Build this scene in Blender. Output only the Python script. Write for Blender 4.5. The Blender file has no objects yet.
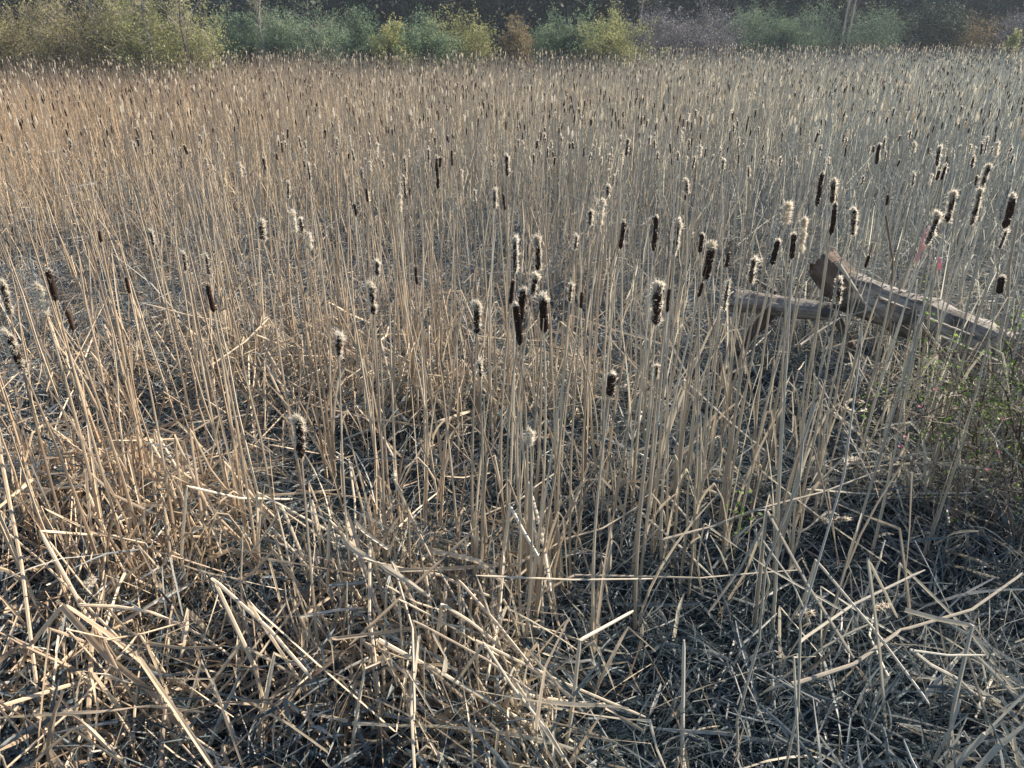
import bpy, math, random
import numpy as np
from mathutils import Vector

# ------------------------------------------------------------------ camera, sky, sun
rng = np.random.default_rng(7)
random.seed(7)
sc = bpy.context.scene
COL = sc.collection
H_CAM = 2.5
PITCH = math.radians(25.6)
F = 770.0
cam_d = bpy.data.cameras.new("camera")
cam = bpy.data.objects.new("camera", cam_d)
COL.objects.link(cam)
cam.location = (0, 0, H_CAM)
cam.rotation_euler = (math.pi / 2 - PITCH, 0, 0)
cam_d.sensor_width = 36
cam_d.lens = 36 * F / 1024
cam_d.clip_start = 0.05
cam_d.clip_end = 3000
sc.camera = cam

SUN_EL, SUN_AZ = math.radians(36), math.radians(62)
world = bpy.data.worlds.new("World")
sc.world = world
world.use_nodes = True
wn = world.node_tree
sky = wn.nodes.new("ShaderNodeTexSky")
sky.sky_type = 'NISHITA'
sky.sun_disc = False
sky.sun_elevation = SUN_EL
sky.sun_rotation = SUN_AZ
sky.ozone_density = 5.0
sky.air_density = 1.3
sky.dust_density = 0.3
bg = wn.nodes["Background"]
bg.inputs[1].default_value = 0.065
wn.links.new(sky.outputs[0], bg.inputs[0])
sun_d = bpy.data.lights.new("sun", 'SUN')
sun_d.energy = 5.0
sun_d.angle = math.radians(0.5)
sun_d.color = (1.0, 0.87, 0.72)
sun = bpy.data.objects.new("sun", sun_d)
COL.objects.link(sun)
sun_dir = Vector((math.sin(SUN_AZ) * math.cos(SUN_EL), math.cos(SUN_AZ) * math.cos(SUN_EL), math.sin(SUN_EL)))
sun.rotation_euler = sun_dir.to_track_quat('Z', 'Y').to_euler()
sc.view_settings.view_transform = 'Standard'
sc.view_settings.look = 'None'
sc.view_settings.exposure = 1.05
sc.view_settings.gamma = 1.0
sc.cycles.max_bounces = 6
sc.cycles.diffuse_bounces = 3
sc.cycles.transmission_bounces = 4


def P(px, py, z):
    """point of the place at height z that stands on the sight line of a pixel of the photograph"""
    u, v = (px - 512) / F, (384 - py) / F
    d = np.array([u, math.cos(PITCH) + v * math.sin(PITCH), -math.sin(PITCH) + v * math.cos(PITCH)])
    t = (z - H_CAM) / d[2]
    return np.array([0, 0, H_CAM]) + d * t


def mpp(p):
    """metres per pixel at p"""
    return (p[1] * math.cos(PITCH) + (H_CAM - p[2]) * math.sin(PITCH)) / F


# ------------------------------------------------------------------ materials
def mat_new(name):
    m = bpy.data.materials.new(name)
    m.use_nodes = True
    nt = m.node_tree
    for n in list(nt.nodes):
        nt.nodes.remove(n)
    return m, nt, nt.nodes.new, nt.links.new


def ramp(nt, stops):
    r = nt.nodes.new("ShaderNodeValToRGB")
    e = r.color_ramp.elements
    while len(e) < len(stops):
        e.new(0.5)
    for k, (pos, c) in enumerate(stops):
        e[k].position = pos
        e[k].color = (*c, 1)
    return r


def plant_mat(name, stops, transl=0.25, rough=0.55, noise_scale=35.0, noise_amt=0.35, warm_cool_cast=None, spec=0.3, stretch=0.12):
    m, nt, N, L = mat_new(name)
    att = N("ShaderNodeAttribute"); att.attribute_name = "tint"
    oi = N("ShaderNodeObjectInfo")
    rnd = N("ShaderNodeMath"); rnd.operation = 'MULTIPLY_ADD'
    L(oi.outputs['Random'], rnd.inputs[0]); rnd.inputs[1].default_value = 0.24; rnd.inputs[2].default_value = -0.12
    ad = N("ShaderNodeMath"); ad.operation = 'ADD'
    L(att.outputs['Fac'], ad.inputs[0]); L(rnd.outputs[0], ad.inputs[1])
    tc = N("ShaderNodeNewGeometry")
    mp = N("ShaderNodeMapping"); mp.inputs['Scale'].default_value = (1, 1, stretch)
    L(tc.outputs['Position'], mp.inputs['Vector'])
    no = N("ShaderNodeTexNoise"); no.inputs['Scale'].default_value = noise_scale; no.inputs['Detail'].default_value = 4
    L(mp.outputs[0], no.inputs['Vector'])
    nm = N("ShaderNodeMath"); nm.operation = 'MULTIPLY_ADD'
    L(no.outputs['Fac'], nm.inputs[0]); nm.inputs[1].default_value = noise_amt; nm.inputs[2].default_value = -noise_amt / 2
    a2 = N("ShaderNodeMath"); a2.operation = 'ADD'; a2.use_clamp = True
    L(ad.outputs[0], a2.inputs[0]); L(nm.outputs[0], a2.inputs[1])
    r = ramp(nt, stops)
    L(a2.outputs[0], r.inputs[0])
    colout = r.outputs[0]
    if warm_cool_cast:
        # colour cast painted in: warm to the left, cool shadow tone to the right
        sp = N("ShaderNodeSeparateXYZ"); L(tc.outputs['Position'], sp.inputs[0])
        dv = N("ShaderNodeMath"); dv.operation = 'DIVIDE'
        yy = N("ShaderNodeMath"); yy.operation = 'ADD'; L(sp.outputs['Y'], yy.inputs[0]); yy.inputs[1].default_value = 3.0
        L(sp.outputs['X'], dv.inputs[0]); L(yy.outputs[0], dv.inputs[1])
        n2 = N("ShaderNodeTexNoise"); n2.inputs['Scale'].default_value = 0.45
        L(tc.outputs['Position'], n2.inputs['Vector'])
        s2 = N("ShaderNodeMath"); s2.operation = 'MULTIPLY_ADD'; L(n2.outputs['Fac'], s2.inputs[0]); s2.inputs[1].default_value = 0.5
        L(dv.outputs[0], s2.inputs[2])
        mr = N("ShaderNodeMapRange"); L(s2.outputs[0], mr.inputs['Value'])
        mr.inputs['From Min'].default_value = -0.25; mr.inputs['From Max'].default_value = 0.75
        mx = N("ShaderNodeMix"); mx.data_type = 'RGBA'; mx.blend_type = 'MULTIPLY'; mx.inputs['Factor'].default_value = 1
        rr = ramp(nt, [(0.0, warm_cool_cast[0]), (1.0, warm_cool_cast[1])])
        L(mr.outputs[0], rr.inputs[0]); L(r.outputs[0], mx.inputs['A']); L(rr.outputs[0], mx.inputs['B'])
        colout = mx.outputs['Result']
    pb = N("ShaderNodeBsdfPrincipled")
    pb.inputs['Roughness'].default_value = rough
    pb.inputs['Specular IOR Level'].default_value = spec
    L(colout, pb.inputs['Base Color'])
    out = N("ShaderNodeOutputMaterial")
    if transl > 0:
        tr = N("ShaderNodeBsdfTranslucent"); L(colout, tr.inputs['Color'])
        mi = N("ShaderNodeMixShader"); mi.inputs[0].default_value = transl
        L(pb.outputs[0], mi.inputs[1]); L(tr.outputs[0], mi.inputs[2]); L(mi.outputs[0], out.inputs['Surface'])
    else:
        L(pb.outputs[0], out.inputs['Surface'])
    return m


WP = ((1.08, 0.96, 0.79), (0.84, 0.945, 0.96))  # left and right ends of the painted colour cast
STRAW = [(0.0, (0.12, 0.10, 0.085)), (0.25, (0.25, 0.20, 0.165)), (0.55, (0.48, 0.40, 0.32)), (0.8, (0.69, 0.61, 0.51)), (1.0, (0.82, 0.76, 0.66))]
M_STALK = plant_mat("straw_stalk", STRAW, 0.0, 0.45, 40, 0.4, WP, 0.4)
M_LEAF = plant_mat("straw_leaf", STRAW, 0.30, 0.5, 30, 0.35, WP, 0.35)
M_FARLEAF = plant_mat("straw_leaf_far", [(0.0, (0.13, 0.11, 0.09)), (0.3, (0.42, 0.35, 0.27)), (0.65, (0.74, 0.65, 0.52)), (1, (0.88, 0.82, 0.70))], 0.42, 0.5, 12, 0.3, WP, 0.3, 0.4)
M_GREYLEAF = plant_mat("shade_tinted_leaf", [(0.0, (0.03, 0.05, 0.065)), (0.35, (0.08, 0.115, 0.135)), (0.7, (0.25, 0.285, 0.295)), (1.0, (0.66, 0.65, 0.60))], 0.25, 0.5, 30, 0.35, None, 0.3)  # blue-grey shadow tint put into the leaf colour
M_DEBRIS = plant_mat("debris_shade_tint", [(0.0, (0.008, 0.018, 0.028)), (0.4, (0.020, 0.040, 0.054)), (0.8, (0.065, 0.10, 0.115)), (1.0, (0.28, 0.31, 0.30))], 0.2, 0.6, 30, 0.3, None, 0.2)  # dark blue of the shadows painted into the debris colour
M_HEAD = plant_mat("seed_head_brown", [(0.0, (0.018, 0.012, 0.010)), (0.6, (0.045, 0.026, 0.018)), (1.0, (0.13, 0.075, 0.045))], 0.0, 0.95, 160, 0.7, None, 0.1, 1.0)
M_FLUFF = plant_mat("seed_fluff", [(0.0, (0.55, 0.47, 0.36)), (0.5, (0.82, 0.76, 0.64)), (1.0, (0.93, 0.90, 0.82))], 0.6, 0.9, 80, 0.5, None, 0.05, 1.0)
M_GREEN = plant_mat("green_leaf", [(0.0, (0.06, 0.10, 0.03)), (0.5, (0.16, 0.28, 0.06)), (1.0, (0.36, 0.50, 0.13))], 0.45, 0.5, 60, 0.3, None, 0.3, 1.0)
M_CANE = plant_mat("cane_bark", [(0.0, (0.03, 0.025, 0.022)), (0.5, (0.10, 0.07, 0.05)), (1.0, (0.26, 0.20, 0.15))], 0.0, 0.6, 60, 0.4, None, 0.3, 1.0)
M_PALE = plant_mat("pale_bark", [(0.0, (0.14, 0.12, 0.10)), (0.5, (0.34, 0.31, 0.26)), (1.0, (0.56, 0.53, 0.46))], 0.0, 0.7, 9, 0.6, None, 0.2, 0.6)
M_DARKBARK = plant_mat("dark_bark", [(0.0, (0.025, 0.022, 0.02)), (0.6, (0.07, 0.06, 0.05)), (1.0, (0.13, 0.115, 0.1))], 0.0, 0.8, 9, 0.6, None, 0.2, 0.5)


def leafmat(name, a, b, c, t=0.35):
    return plant_mat(name, [(0.0, a), (0.5, b), (1.0, c)], t, 0.6, 2.0, 0.4, None, 0.2, 1.0)


M_OLIVE = leafmat("olive_buds", (0.13, 0.11, 0.05), (0.30, 0.27, 0.12), (0.53, 0.48, 0.21))
M_YELLOW = leafmat("yellow_green_buds", (0.17, 0.19, 0.08), (0.36, 0.38, 0.16), (0.60, 0.58, 0.28))
M_BLUEG = leafmat("bluish_leaves", (0.06, 0.12, 0.08), (0.17, 0.26, 0.16), (0.36, 0.45, 0.26))
M_RUST = leafmat("rusty_buds", (0.13, 0.095, 0.055), (0.24, 0.19, 0.10), (0.38, 0.32, 0.18))
M_GREY = leafmat("grey_twigs", (0.09, 0.085, 0.095), (0.23, 0.22, 0.23), (0.42, 0.40, 0.38), 0.1)
M_EVER = leafmat("evergreen_needles", (0.010, 0.028, 0.018), (0.025, 0.060, 0.036), (0.06, 0.11, 0.055), 0.15)
M_WOOD = leafmat("woodland_leaves", (0.014, 0.028, 0.025), (0.035, 0.058, 0.046), (0.075, 0.105, 0.075), 0.1)


def simple_mat(name, col, rough=0.5, transl=0.0):
    m, nt, N, L = mat_new(name)
    pb = N("ShaderNodeBsdfPrincipled"); pb.inputs['Roughness'].default_value = rough
    no = N("ShaderNodeTexNoise"); no.inputs['Scale'].default_value = 50
    r = ramp(nt, [(0.3, tuple(c * 0.75 for c in col)), (0.7, tuple(min(1, c * 1.15) for c in col))])
    L(no.outputs['Fac'], r.inputs[0]); L(r.outputs[0], pb.inputs['Base Color'])
    out = N("ShaderNodeOutputMaterial")
    if transl:
        tr = N("ShaderNodeBsdfTranslucent"); L(r.outputs[0], tr.inputs['Color'])
        mi = N("ShaderNodeMixShader"); mi.inputs[0].default_value = transl
        L(pb.outputs[0], mi.inputs[1]); L(tr.outputs[0], mi.inputs[2]); L(mi.outputs[0], out.inputs['Surface'])
    else:
        L(pb.outputs[0], out.inputs['Surface'])
    return m


M_PINK = simple_mat("pink_petals", (0.80, 0.10, 0.24), 0.5, 0.3)
M_TAPE = simple_mat("faded_pink_tape", (0.92, 0.56, 0.48), 0.35, 0.3)
M_TAPE2 = simple_mat("bright_pink_tape", (0.85, 0.34, 0.42), 0.35, 0.3)


def log_mat(name, brown=False):
    m, nt, N, L = mat_new(name)
    tc = N("ShaderNodeTexCoord")
    mp = N("ShaderNodeMapping"); mp.inputs['Scale'].default_value = (1.6, 9, 9)
    L(tc.outputs['Object'], mp.inputs['Vector'])
    n1 = N("ShaderNodeTexNoise"); n1.inputs['Scale'].default_value = 2.2; n1.inputs['Detail'].default_value = 8; n1.inputs['Roughness'].default_value = 0.7
    L(mp.outputs[0], n1.inputs['Vector'])
    n2 = N("ShaderNodeTexNoise"); n2.inputs['Scale'].default_value = 7; n2.inputs['Detail'].default_value = 6
    L(tc.outputs['Object'], n2.inputs['Vector'])
    if brown:
        r = ramp(nt, [(0.3, (0.06, 0.045, 0.035)), (0.5, (0.16, 0.11, 0.08)), (0.7, (0.30, 0.23, 0.17))])
    else:
        r = ramp(nt, [(0.34, (0.04, 0.038, 0.035)), (0.44, (0.22, 0.205, 0.18)), (0.54, (0.36, 0.335, 0.295)), (0.68, (0.56, 0.52, 0.45))])
    mr = N("ShaderNodeMapRange"); mr.inputs['From Min'].default_value = 0.36; mr.inputs['From Max'].default_value = 0.50
    L(n2.outputs['Fac'], mr.inputs['Value'])
    L(n1.outputs['Fac'], r.inputs[0])
    mx = N("ShaderNodeMix"); mx.data_type = 'RGBA'
    L(mr.outputs[0], mx.inputs['Factor']); mx.inputs['A'].default_value = (0.075, 0.07, 0.06, 1); L(r.outputs[0], mx.inputs['B'])
    pb = N("ShaderNodeBsdfPrincipled"); pb.inputs['Roughness'].default_value = 0.8
    L(mx.outputs['Result'], pb.inputs['Base Color'])
    bp = N("ShaderNodeBump"); bp.inputs['Strength'].default_value = 1.0; bp.inputs['Distance'].default_value = 0.05
    L(n1.outputs['Fac'], bp.inputs['Height']); L(bp.outputs[0], pb.inputs['Normal'])
    out = N("ShaderNodeOutputMaterial"); L(pb.outputs[0], out.inputs['Surface'])
    return m


M_LOG = log_mat("weathered_log")
M_LOGB = log_mat("rotten_wood", True)


def ground_mat():
    m, nt, N, L = mat_new("marsh_mud")
    g = N("ShaderNodeNewGeometry")
    n1 = N("ShaderNodeTexNoise"); n1.inputs['Scale'].default_value = 1.3; n1.inputs['Detail'].default_value = 6
    n2 = N("ShaderNodeTexNoise"); n2.inputs['Scale'].default_value = 24; n2.inputs['Detail'].default_value = 8
    L(g.outputs['Position'], n1.inputs['Vector']); L(g.outputs['Position'], n2.inputs['Vector'])
    r = ramp(nt, [(0.35, (0.004, 0.012, 0.020)), (0.55, (0.009, 0.021, 0.031)), (0.78, (0.022, 0.036, 0.042))])  # navy shadow tone carried in the mud colour itself
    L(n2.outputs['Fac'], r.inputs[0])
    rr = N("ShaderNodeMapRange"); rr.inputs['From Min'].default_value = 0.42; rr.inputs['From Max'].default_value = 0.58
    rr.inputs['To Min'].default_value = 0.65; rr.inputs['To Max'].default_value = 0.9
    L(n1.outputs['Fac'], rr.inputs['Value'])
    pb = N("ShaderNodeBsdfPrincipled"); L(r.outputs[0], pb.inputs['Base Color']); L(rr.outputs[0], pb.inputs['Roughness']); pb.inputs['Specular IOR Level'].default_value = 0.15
    bp = N("ShaderNodeBump"); bp.inputs['Strength'].default_value = 0.5; bp.inputs['Distance'].default_value = 0.02
    L(n2.outputs['Fac'], bp.inputs['Height']); L(bp.outputs[0], pb.inputs['Normal'])
    out = N("ShaderNodeOutputMaterial"); L(pb.outputs[0], out.inputs['Surface'])
    return m


M_GROUND = ground_mat()


# ------------------------------------------------------------------ mesh helpers
def norm(a):
    return a / np.maximum(np.linalg.norm(a, axis=-1, keepdims=True), 1e-9)


class MB:
    """collects ribbons, tubes and small leaf faces and links them as ONE mesh object"""

    def __init__(s):
        s.v = []; s.f = []; s.t = []; s.n = 0; s.mi = []

    def _add(s, v, f, t, mi=0):
        s.v.append(v.reshape(-1, 3)); s.f.append(f.reshape(-1, 4) + s.n); s.t.append(t.reshape(-1)); s.n += v.size // 3
        s.mi.append(np.full(f.size // 4, mi, np.int32))

    def ribbons(s, Pts, W, roll, tint, mi=0, fold=False):
        Pts = np.asarray(Pts, float)
        N_, K = Pts.shape[:2]
        T = norm(np.gradient(Pts, axis=1))
        roll = np.asarray(roll, float)
        if roll.ndim == 1:
            roll = roll[:, None]
        ref = np.stack([np.cos(roll), np.sin(roll), 0.35 * np.sin(roll * 3)], -1) + 0 * Pts
        S = norm(np.cross(T, ref))
        W = np.broadcast_to(np.asarray(W, float), (N_, K))[..., None]
        if fold:
            U = norm(np.cross(T, S))
            V = np.stack([Pts - S * W / 2 + U * W * 0.16, Pts - U * W * 0.1, Pts + S * W / 2 + U * W * 0.16], 2)
            c = 3
        else:
            V = np.stack([Pts - S * W / 2, Pts + S * W / 2], 2)
            c = 2
        idx = np.arange(N_ * K * c).reshape(N_, K, c)
        fs = [np.stack([idx[:, :-1, j], idx[:, :-1, j + 1], idx[:, 1:, j + 1], idx[:, 1:, j]], -1) for j in range(c - 1)]
        t = np.broadcast_to(np.asarray(tint, float).reshape(N_, 1, 1), (N_, K, c))
        s._add(V, np.stack(fs, 2), t, mi)

    def tubes(s, Pts, R, tint, m=5, mi=0, cap=True, lump=0.0):
        Pts = np.asarray(Pts, float)
        N_, K = Pts.shape[:2]
        T = norm(np.gradient(Pts, axis=1))
        ref = np.array([0.31, 0.93, 0.17])
        alt = np.array([0.95, -0.2, 0.1])
        bad = (np.abs((T * norm(ref)).sum(-1, keepdims=True)) > 0.93)
        A = norm(np.cross(T, np.where(bad, alt, ref)))
        B = np.cross(T, A)
        R = np.broadcast_to(np.asarray(R, float), (N_, K)).copy()
        if cap:
            R[:, -1] *= 0.6
        a = np.linspace(0, 2 * np.pi, m, endpoint=False)
        RR = np.repeat(R[..., None], m, 2)
        if lump:
            RR = RR * (1 + rng.normal(0, lump, RR.shape))
        V = Pts[:, :, None] + (A[:, :, None] * np.cos(a)[:, None] + B[:, :, None] * np.sin(a)[:, None]) * RR[..., None]
        idx = np.arange(N_ * K * m).reshape(N_, K, m)
        nx = np.roll(idx, -1, axis=2)
        f = np.stack([idx[:, :-1], nx[:, :-1], nx[:, 1:], idx[:, 1:]], -1)
        t = np.broadcast_to(np.asarray(tint, float).reshape(N_, 1, 1), (N_, K, m))
        s._add(V, f, t, mi)
        if cap:   # close both ends with quads strips
            for kk in (0, K - 1):
                if m == 3:
                    fq = np.stack([idx[:, kk, 0], idx[:, kk, 1], idx[:, kk, 2], idx[:, kk, 2]], -1)
                    continue
                for j in range(1, m - 2, 2):
                    q = np.stack([idx[:, kk, 0], idx[:, kk, j], idx[:, kk, j + 1], idx[:, kk, j + 2]], -1)
                    s.f.append(q + s.n - V.size // 3); s.mi.append(np.full(len(q), mi, np.int32))

    def leaves(s, C, size, tint, mi=0, aspect=1.6):
        C = np.asarray(C, float)
        N_ = len(C)
        A = norm(rng.normal(size=(N_, 3))); B = norm(np.cross(A, rng.normal(size=(N_, 3))))
        sz = np.broadcast_to(np.asarray(size, float), (N_,))[:, None]
        V = np.stack([C - A * sz * aspect / 2, C + B * sz / 2, C + A * sz * aspect / 2, C - B * sz / 2], 1)
        idx = np.arange(N_ * 4).reshape(N_, 4)
        s._add(V, idx, np.broadcast_to(np.asarray(tint, float).reshape(-1, 1), (N_, 4)), mi)

    def data(s, name, mats, smooth=False):
        v = np.concatenate(s.v).astype(np.float32); f = np.concatenate(s.f).astype(np.int32); t = np.concatenate(s.t).astype(np.float32)
        me = bpy.data.meshes.new(name)
        me.vertices.add(len(v)); me.vertices.foreach_set("co", v.ravel())
        me.loops.add(f.size); me.loops.foreach_set("vertex_index", f.ravel())
        me.polygons.add(len(f))
        me.polygons.foreach_set("loop_start", np.arange(0, f.size, 4, dtype=np.int32))
        me.polygons.foreach_set("loop_total", np.full(len(f), 4, np.int32))
        for m in (mats if isinstance(mats, (list, tuple)) else [mats]):
            me.materials.append(m)
        me.polygons.foreach_set("material_index", np.concatenate(s.mi))
        me.polygons.foreach_set("use_smooth", np.full(len(f), smooth, bool))
        at = me.attributes.new("tint", 'FLOAT', 'POINT')
        at.data.foreach_set("value", t)
        me.update(calc_edges=True)
        return me

    def build(s, name, mats, parent=None, smooth=False):
        o = bpy.data.objects.new(name, s.data(name, mats, smooth))
        COL.objects.link(o)
        o.parent = parent
        return o


def tag(o, label=None, cat=None, group=None, kind=None):
    if label: o['label'] = label
    if cat: o['category'] = cat
    if group: o['group'] = group
    if kind: o['kind'] = kind
    return o


def empty(name, loc=(0, 0, 0), label=None, cat=None, group=None):
    o = bpy.data.objects.new(name, None)
    COL.objects.link(o)
    o.location = tuple(loc)
    return tag(o, label, cat, group)


def copy_tree(root, loc, rot, scale):
    r = root.copy(); COL.objects.link(r)
    r.location = loc; r.rotation_euler = rot; r.scale = scale
    for ch in root.children:
        c = ch.copy(); COL.objects.link(c); c.parent = r
        for g in ch.children:
            d = g.copy(); COL.objects.link(d); d.parent = c
    return r


def vnoise(x, y, s, seed=0):
    """smooth value noise 0..1"""
    r = np.random.default_rng(seed).random((64, 64))
    X, Y = np.asarray(x) * s + 100, np.asarray(y) * s + 100
    i, j = np.floor(X).astype(int), np.floor(Y).astype(int)
    fx, fy = X - i, Y - j
    fx = fx * fx * (3 - 2 * fx); fy = fy * fy * (3 - 2 * fy)
    g = lambda a, b: r[a % 64, b % 64]
    return (g(i, j) * (1 - fx) * (1 - fy) + g(i + 1, j) * fx * (1 - fy) + g(i, j + 1) * (1 - fx) * fy + g(i + 1, j + 1) * fx * fy)


def scatter(n, y0, y1, power=1.0, margin=1.2, slope=0.74):
    """n points of the field between two distances, as even over the ground as power=1 makes them"""
    out = np.zeros((0, 2))
    while len(out) < n:
        k = n * 2
        y = rng.uniform(y0, y1, k)
        wmax = slope * y1 + margin
        x = rng.uniform(-wmax, wmax, k)
        keep = (np.abs(x) < slope * y + margin) & (rng.random(k) < (y0 / y) ** (power - 1.0))
        out = np.vstack([out, np.stack([x[keep], y[keep]], -1)])
    return out[:n]


# places of the photograph where the litter lies thick (+) or leaves the dark mud open (-)
SPOTS = [(-1, 110, 430, 0.34), (-.9, 250, 560, 0.22), (-1, 440, 520, 0.26), (-.9, 360, 470, .2), (-1, 590, 500, 0.30), (-1, 720, 400, 0.45), (-.8, 840, 420, 0.35), (-.7, 870, 550, 0.3),
         (-.7, 600, 690, 0.2), (-.7, 240, 690, .16), (-.6, 570, 330, .4), (-.35, 870, 720, 0.22), (-.7, 690, 600, .22),
         (1, 380, 620, 0.26), (1, 430, 560, .2), (.9, 180, 560, 0.30), (.9, 60, 500, .3), (.7, 480, 690, 0.22), (.8, 330, 740, 0.25), (.6, 60, 690, 0.25), (.6, 700, 480, .2), (.5, 740, 640, .2),
         (.5, 940, 460, .25)]
SP = [(a, *P(px, py, 0.15)[:2], r) for a, px, py, r in SPOTS]


def gz(y):
    """the marsh lies a little lower away from the bank"""
    t = np.clip((np.asarray(y, float) - 5) / 7, 0, 1)
    return -0.24 * t * t * (3 - 2 * t)


def heap(x, y):
    h = 0.25 + 0.75 * vnoise(x, y, 1.5, 3) + 0.35 * (vnoise(x, y, 4.2, 4) - 0.5)
    for a, sx, sy, r in SP:
        h = h + a * 0.85 * np.exp(-((x - sx) ** 2 + (y - sy) ** 2) / (2 * r * r))
    return np.clip(h, 0.0, 1.6)


# ------------------------------------------------------------------ ground: one sheet out to the horizon, slightly uneven near the camera
g = MB()
xs = np.concatenate([[-900, -300, -100], np.linspace(-52, 52, 160), [100, 300, 900]])
ys = np.concatenate([[-300, -60, -20, -6], np.linspace(-2, 44, 93), [60, 120, 400, 1600]])
X, Y = np.meshgrid(xs, ys)
Z = 0.07 * (vnoise(X, Y, 1.1, 11) - 0.5) + 0.05 * (vnoise(X, Y, 2.7, 12) - 0.5) + gz(Y)
idx = np.arange(X.size).reshape(X.shape)
g._add(np.stack([X, Y, Z], -1), np.stack([idx[:-1, :-1], idx[:-1, 1:], idx[1:, 1:], idx[1:, :-1]], -1), np.zeros(X.size))
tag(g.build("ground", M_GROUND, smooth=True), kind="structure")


def to_px(x, y, z=0.0):
    d = y * math.cos(PITCH) + (H_CAM - z) * math.sin(PITCH)
    v = (-y * math.sin(PITCH) * -1 - (H_CAM - z) * math.cos(PITCH))
    return 512 + F * x / d, 384 - F * v / d


NEAR = [(30, 480, "by the left edge"), (60, 690, "in the lower left corner"), (170, 560, "around the tent shaped reeds at left"), (110, 430, "beside the dark gap at left"), (300, 500, "under the low ragged cattail"),
        (240, 690, "at the bottom edge, left part"), (400, 600, "on the pale litter heap"), (460, 730, "at the bottom edge near the centre"), (440, 480, "in the dark gap left of the central stems"),
        (525, 620, "at the feet of the central stems"), (600, 500, "in the dark gap right of the central stems"), (660, 580, "right of the central stems"), (640, 720, "at the bottom edge, right of centre"), (760, 560, "left of the long fallen stalks"),
        (770, 700, "below the long fallen stalks"), (760, 420, "below the small log"), (860, 440, "below the big log"), (900, 600, "by the crossing fallen stalks"), (960, 700, "in the lower right corner"), (980, 480, "against the twiggy flowering bush"),
        (250, 380, "behind the low ragged cattail"), (360, 380, "in the reeds left of centre"), (520, 400, "behind the central stems"), (640, 400, "under the big fluffy cattail"), (130, 360, "behind the dark gap at left"), (30, 380, "behind the white and black cattail pair")]
FAR = [(-200, 110, "before the olive thicket at left"), (110, 235, "before the yellowish willow at left"), (235, 355, "before the blue-green bushes"), (355, 490, "before the bright yellow shrub"), (490, 560, "before the rusty shrub"),
       (560, 640, "before the yellow-green bush"), (640, 735, "before the purple-grey thicket"), (735, 870, "before the pale twin trunks"), (870, 1300, "before the dark evergreen bush at right")]


def near_words(x, y):
    px, py = to_px(x, y)
    return min(NEAR, key=lambda n: (n[0] - px) ** 2 + 1.5 * (n[1] - py) ** 2)[2]


def far_words(x, y):
    px, py = to_px(x, y, 1.5)
    return next(w for a, b, w in FAR if a <= px < b)


# ------------------------------------------------------------------ litter of dry leaves on the ground
def litter_blades(mb, xy, zmax, Lr, Wr, K=5, kink=0.45, flat=0.45, fold=False, tint=(0.6, 0.2), drift=0.0, steep=0.0):
    n = len(xy)
    h = heap(xy[:, 0], xy[:, 1])
    flow = 2 * np.pi * (vnoise(xy[:, 0], xy[:, 1], 0.8, 61) * 1.6) + 2.6
    az = np.where(rng.random(n) < 0.55, flow + rng.normal(0, 0.5, n) + np.pi * (rng.random(n) < .5), rng.uniform(0, 2 * np.pi, n))
    kind = rng.random(n)
    el = np.where(kind < flat, rng.normal(0, 0.16, n), np.where(kind < flat + 0.33, rng.uniform(0.2, 0.9, n), rng.uniform(0.8, 1.45, n)))
    st_ = rng.random(n) < steep
    el = np.where(st_, rng.uniform(.75, 1.4, n), el)
    az = np.where(st_, flow + rng.normal(0, .35, n), az)
    # many fell over the same way: tops towards the lower left of the picture's left half
    same = rng.random(n) < drift
    az = np.where(same, rng.normal(2.3, 0.5, n), az)
    L = rng.uniform(*Lr, n) * np.where(el > 0.8, 0.8, 1.0)
    z0 = rng.random(n) ** 1.3 * zmax * h
    z0 = np.where(el > 0.5, z0 * 0.35, z0)
    t = np.linspace(0, 1, K)
    kt = rng.uniform(0.35, 0.8, n)
    kk = rng.random(n) < kink
    kk = kk | st_
    kang = np.where(kk, -np.where(st_, rng.uniform(1.3, 2.3, n), rng.uniform(0.5, 2.2, n)), -rng.uniform(0, 0.25, n))
    daz = np.where(kk, rng.normal(0, 0.5, n), rng.normal(0, 0.08, n))
    curl = rng.normal(0, 0.28, n); sag = rng.normal(-.05, 0.22, n)
    z0 = z0 + gz(xy[:, 1])
    pts = np.zeros((n, K, 3)); pts[:, 0, 0] = xy[:, 0]; pts[:, 0, 1] = xy[:, 1]; pts[:, 0, 2] = z0
    for k in range(1, K):
        on = (t[k] > kt)
        e = el - 0.10 * t[k] + np.where(on, kang, 0)
        a = az + np.where(on, daz, 0) + curl * t[k]
        e = e + sag * np.sin(t[k] * 3)
        st = L / (K - 1)
        pts[:, k] = pts[:, k - 1] + np.stack([np.cos(e) * np.cos(a), np.cos(e) * np.sin(a), np.sin(e)], -1) * st[:, None]
    pts[:, :, 2] = np.maximum(pts[:, :, 2], gz(xy[:, 1])[:, None] + 0.012 + 0.02 * rng.random((n, 1)))
    W = rng.uniform(*Wr, n)[:, None] * np.interp(t, [0, 0.15, 0.8, 1], [0.8, 1, 0.9, 0.45])[None, :]
    mb.ribbons(pts, W, rng.uniform(0, 6.28, n)[:, None] + rng.normal(0, 1.1, n)[:, None] * t[None], np.clip(rng.normal(*tint, n), 0, 1), fold=fold)


def keep_heap(xy, lo=0.15):
    h = heap(xy[:, 0], xy[:, 1])
    return xy[rng.random(len(xy)) < np.clip((h - lo) / 0.75, 0.05, 1)]


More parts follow.
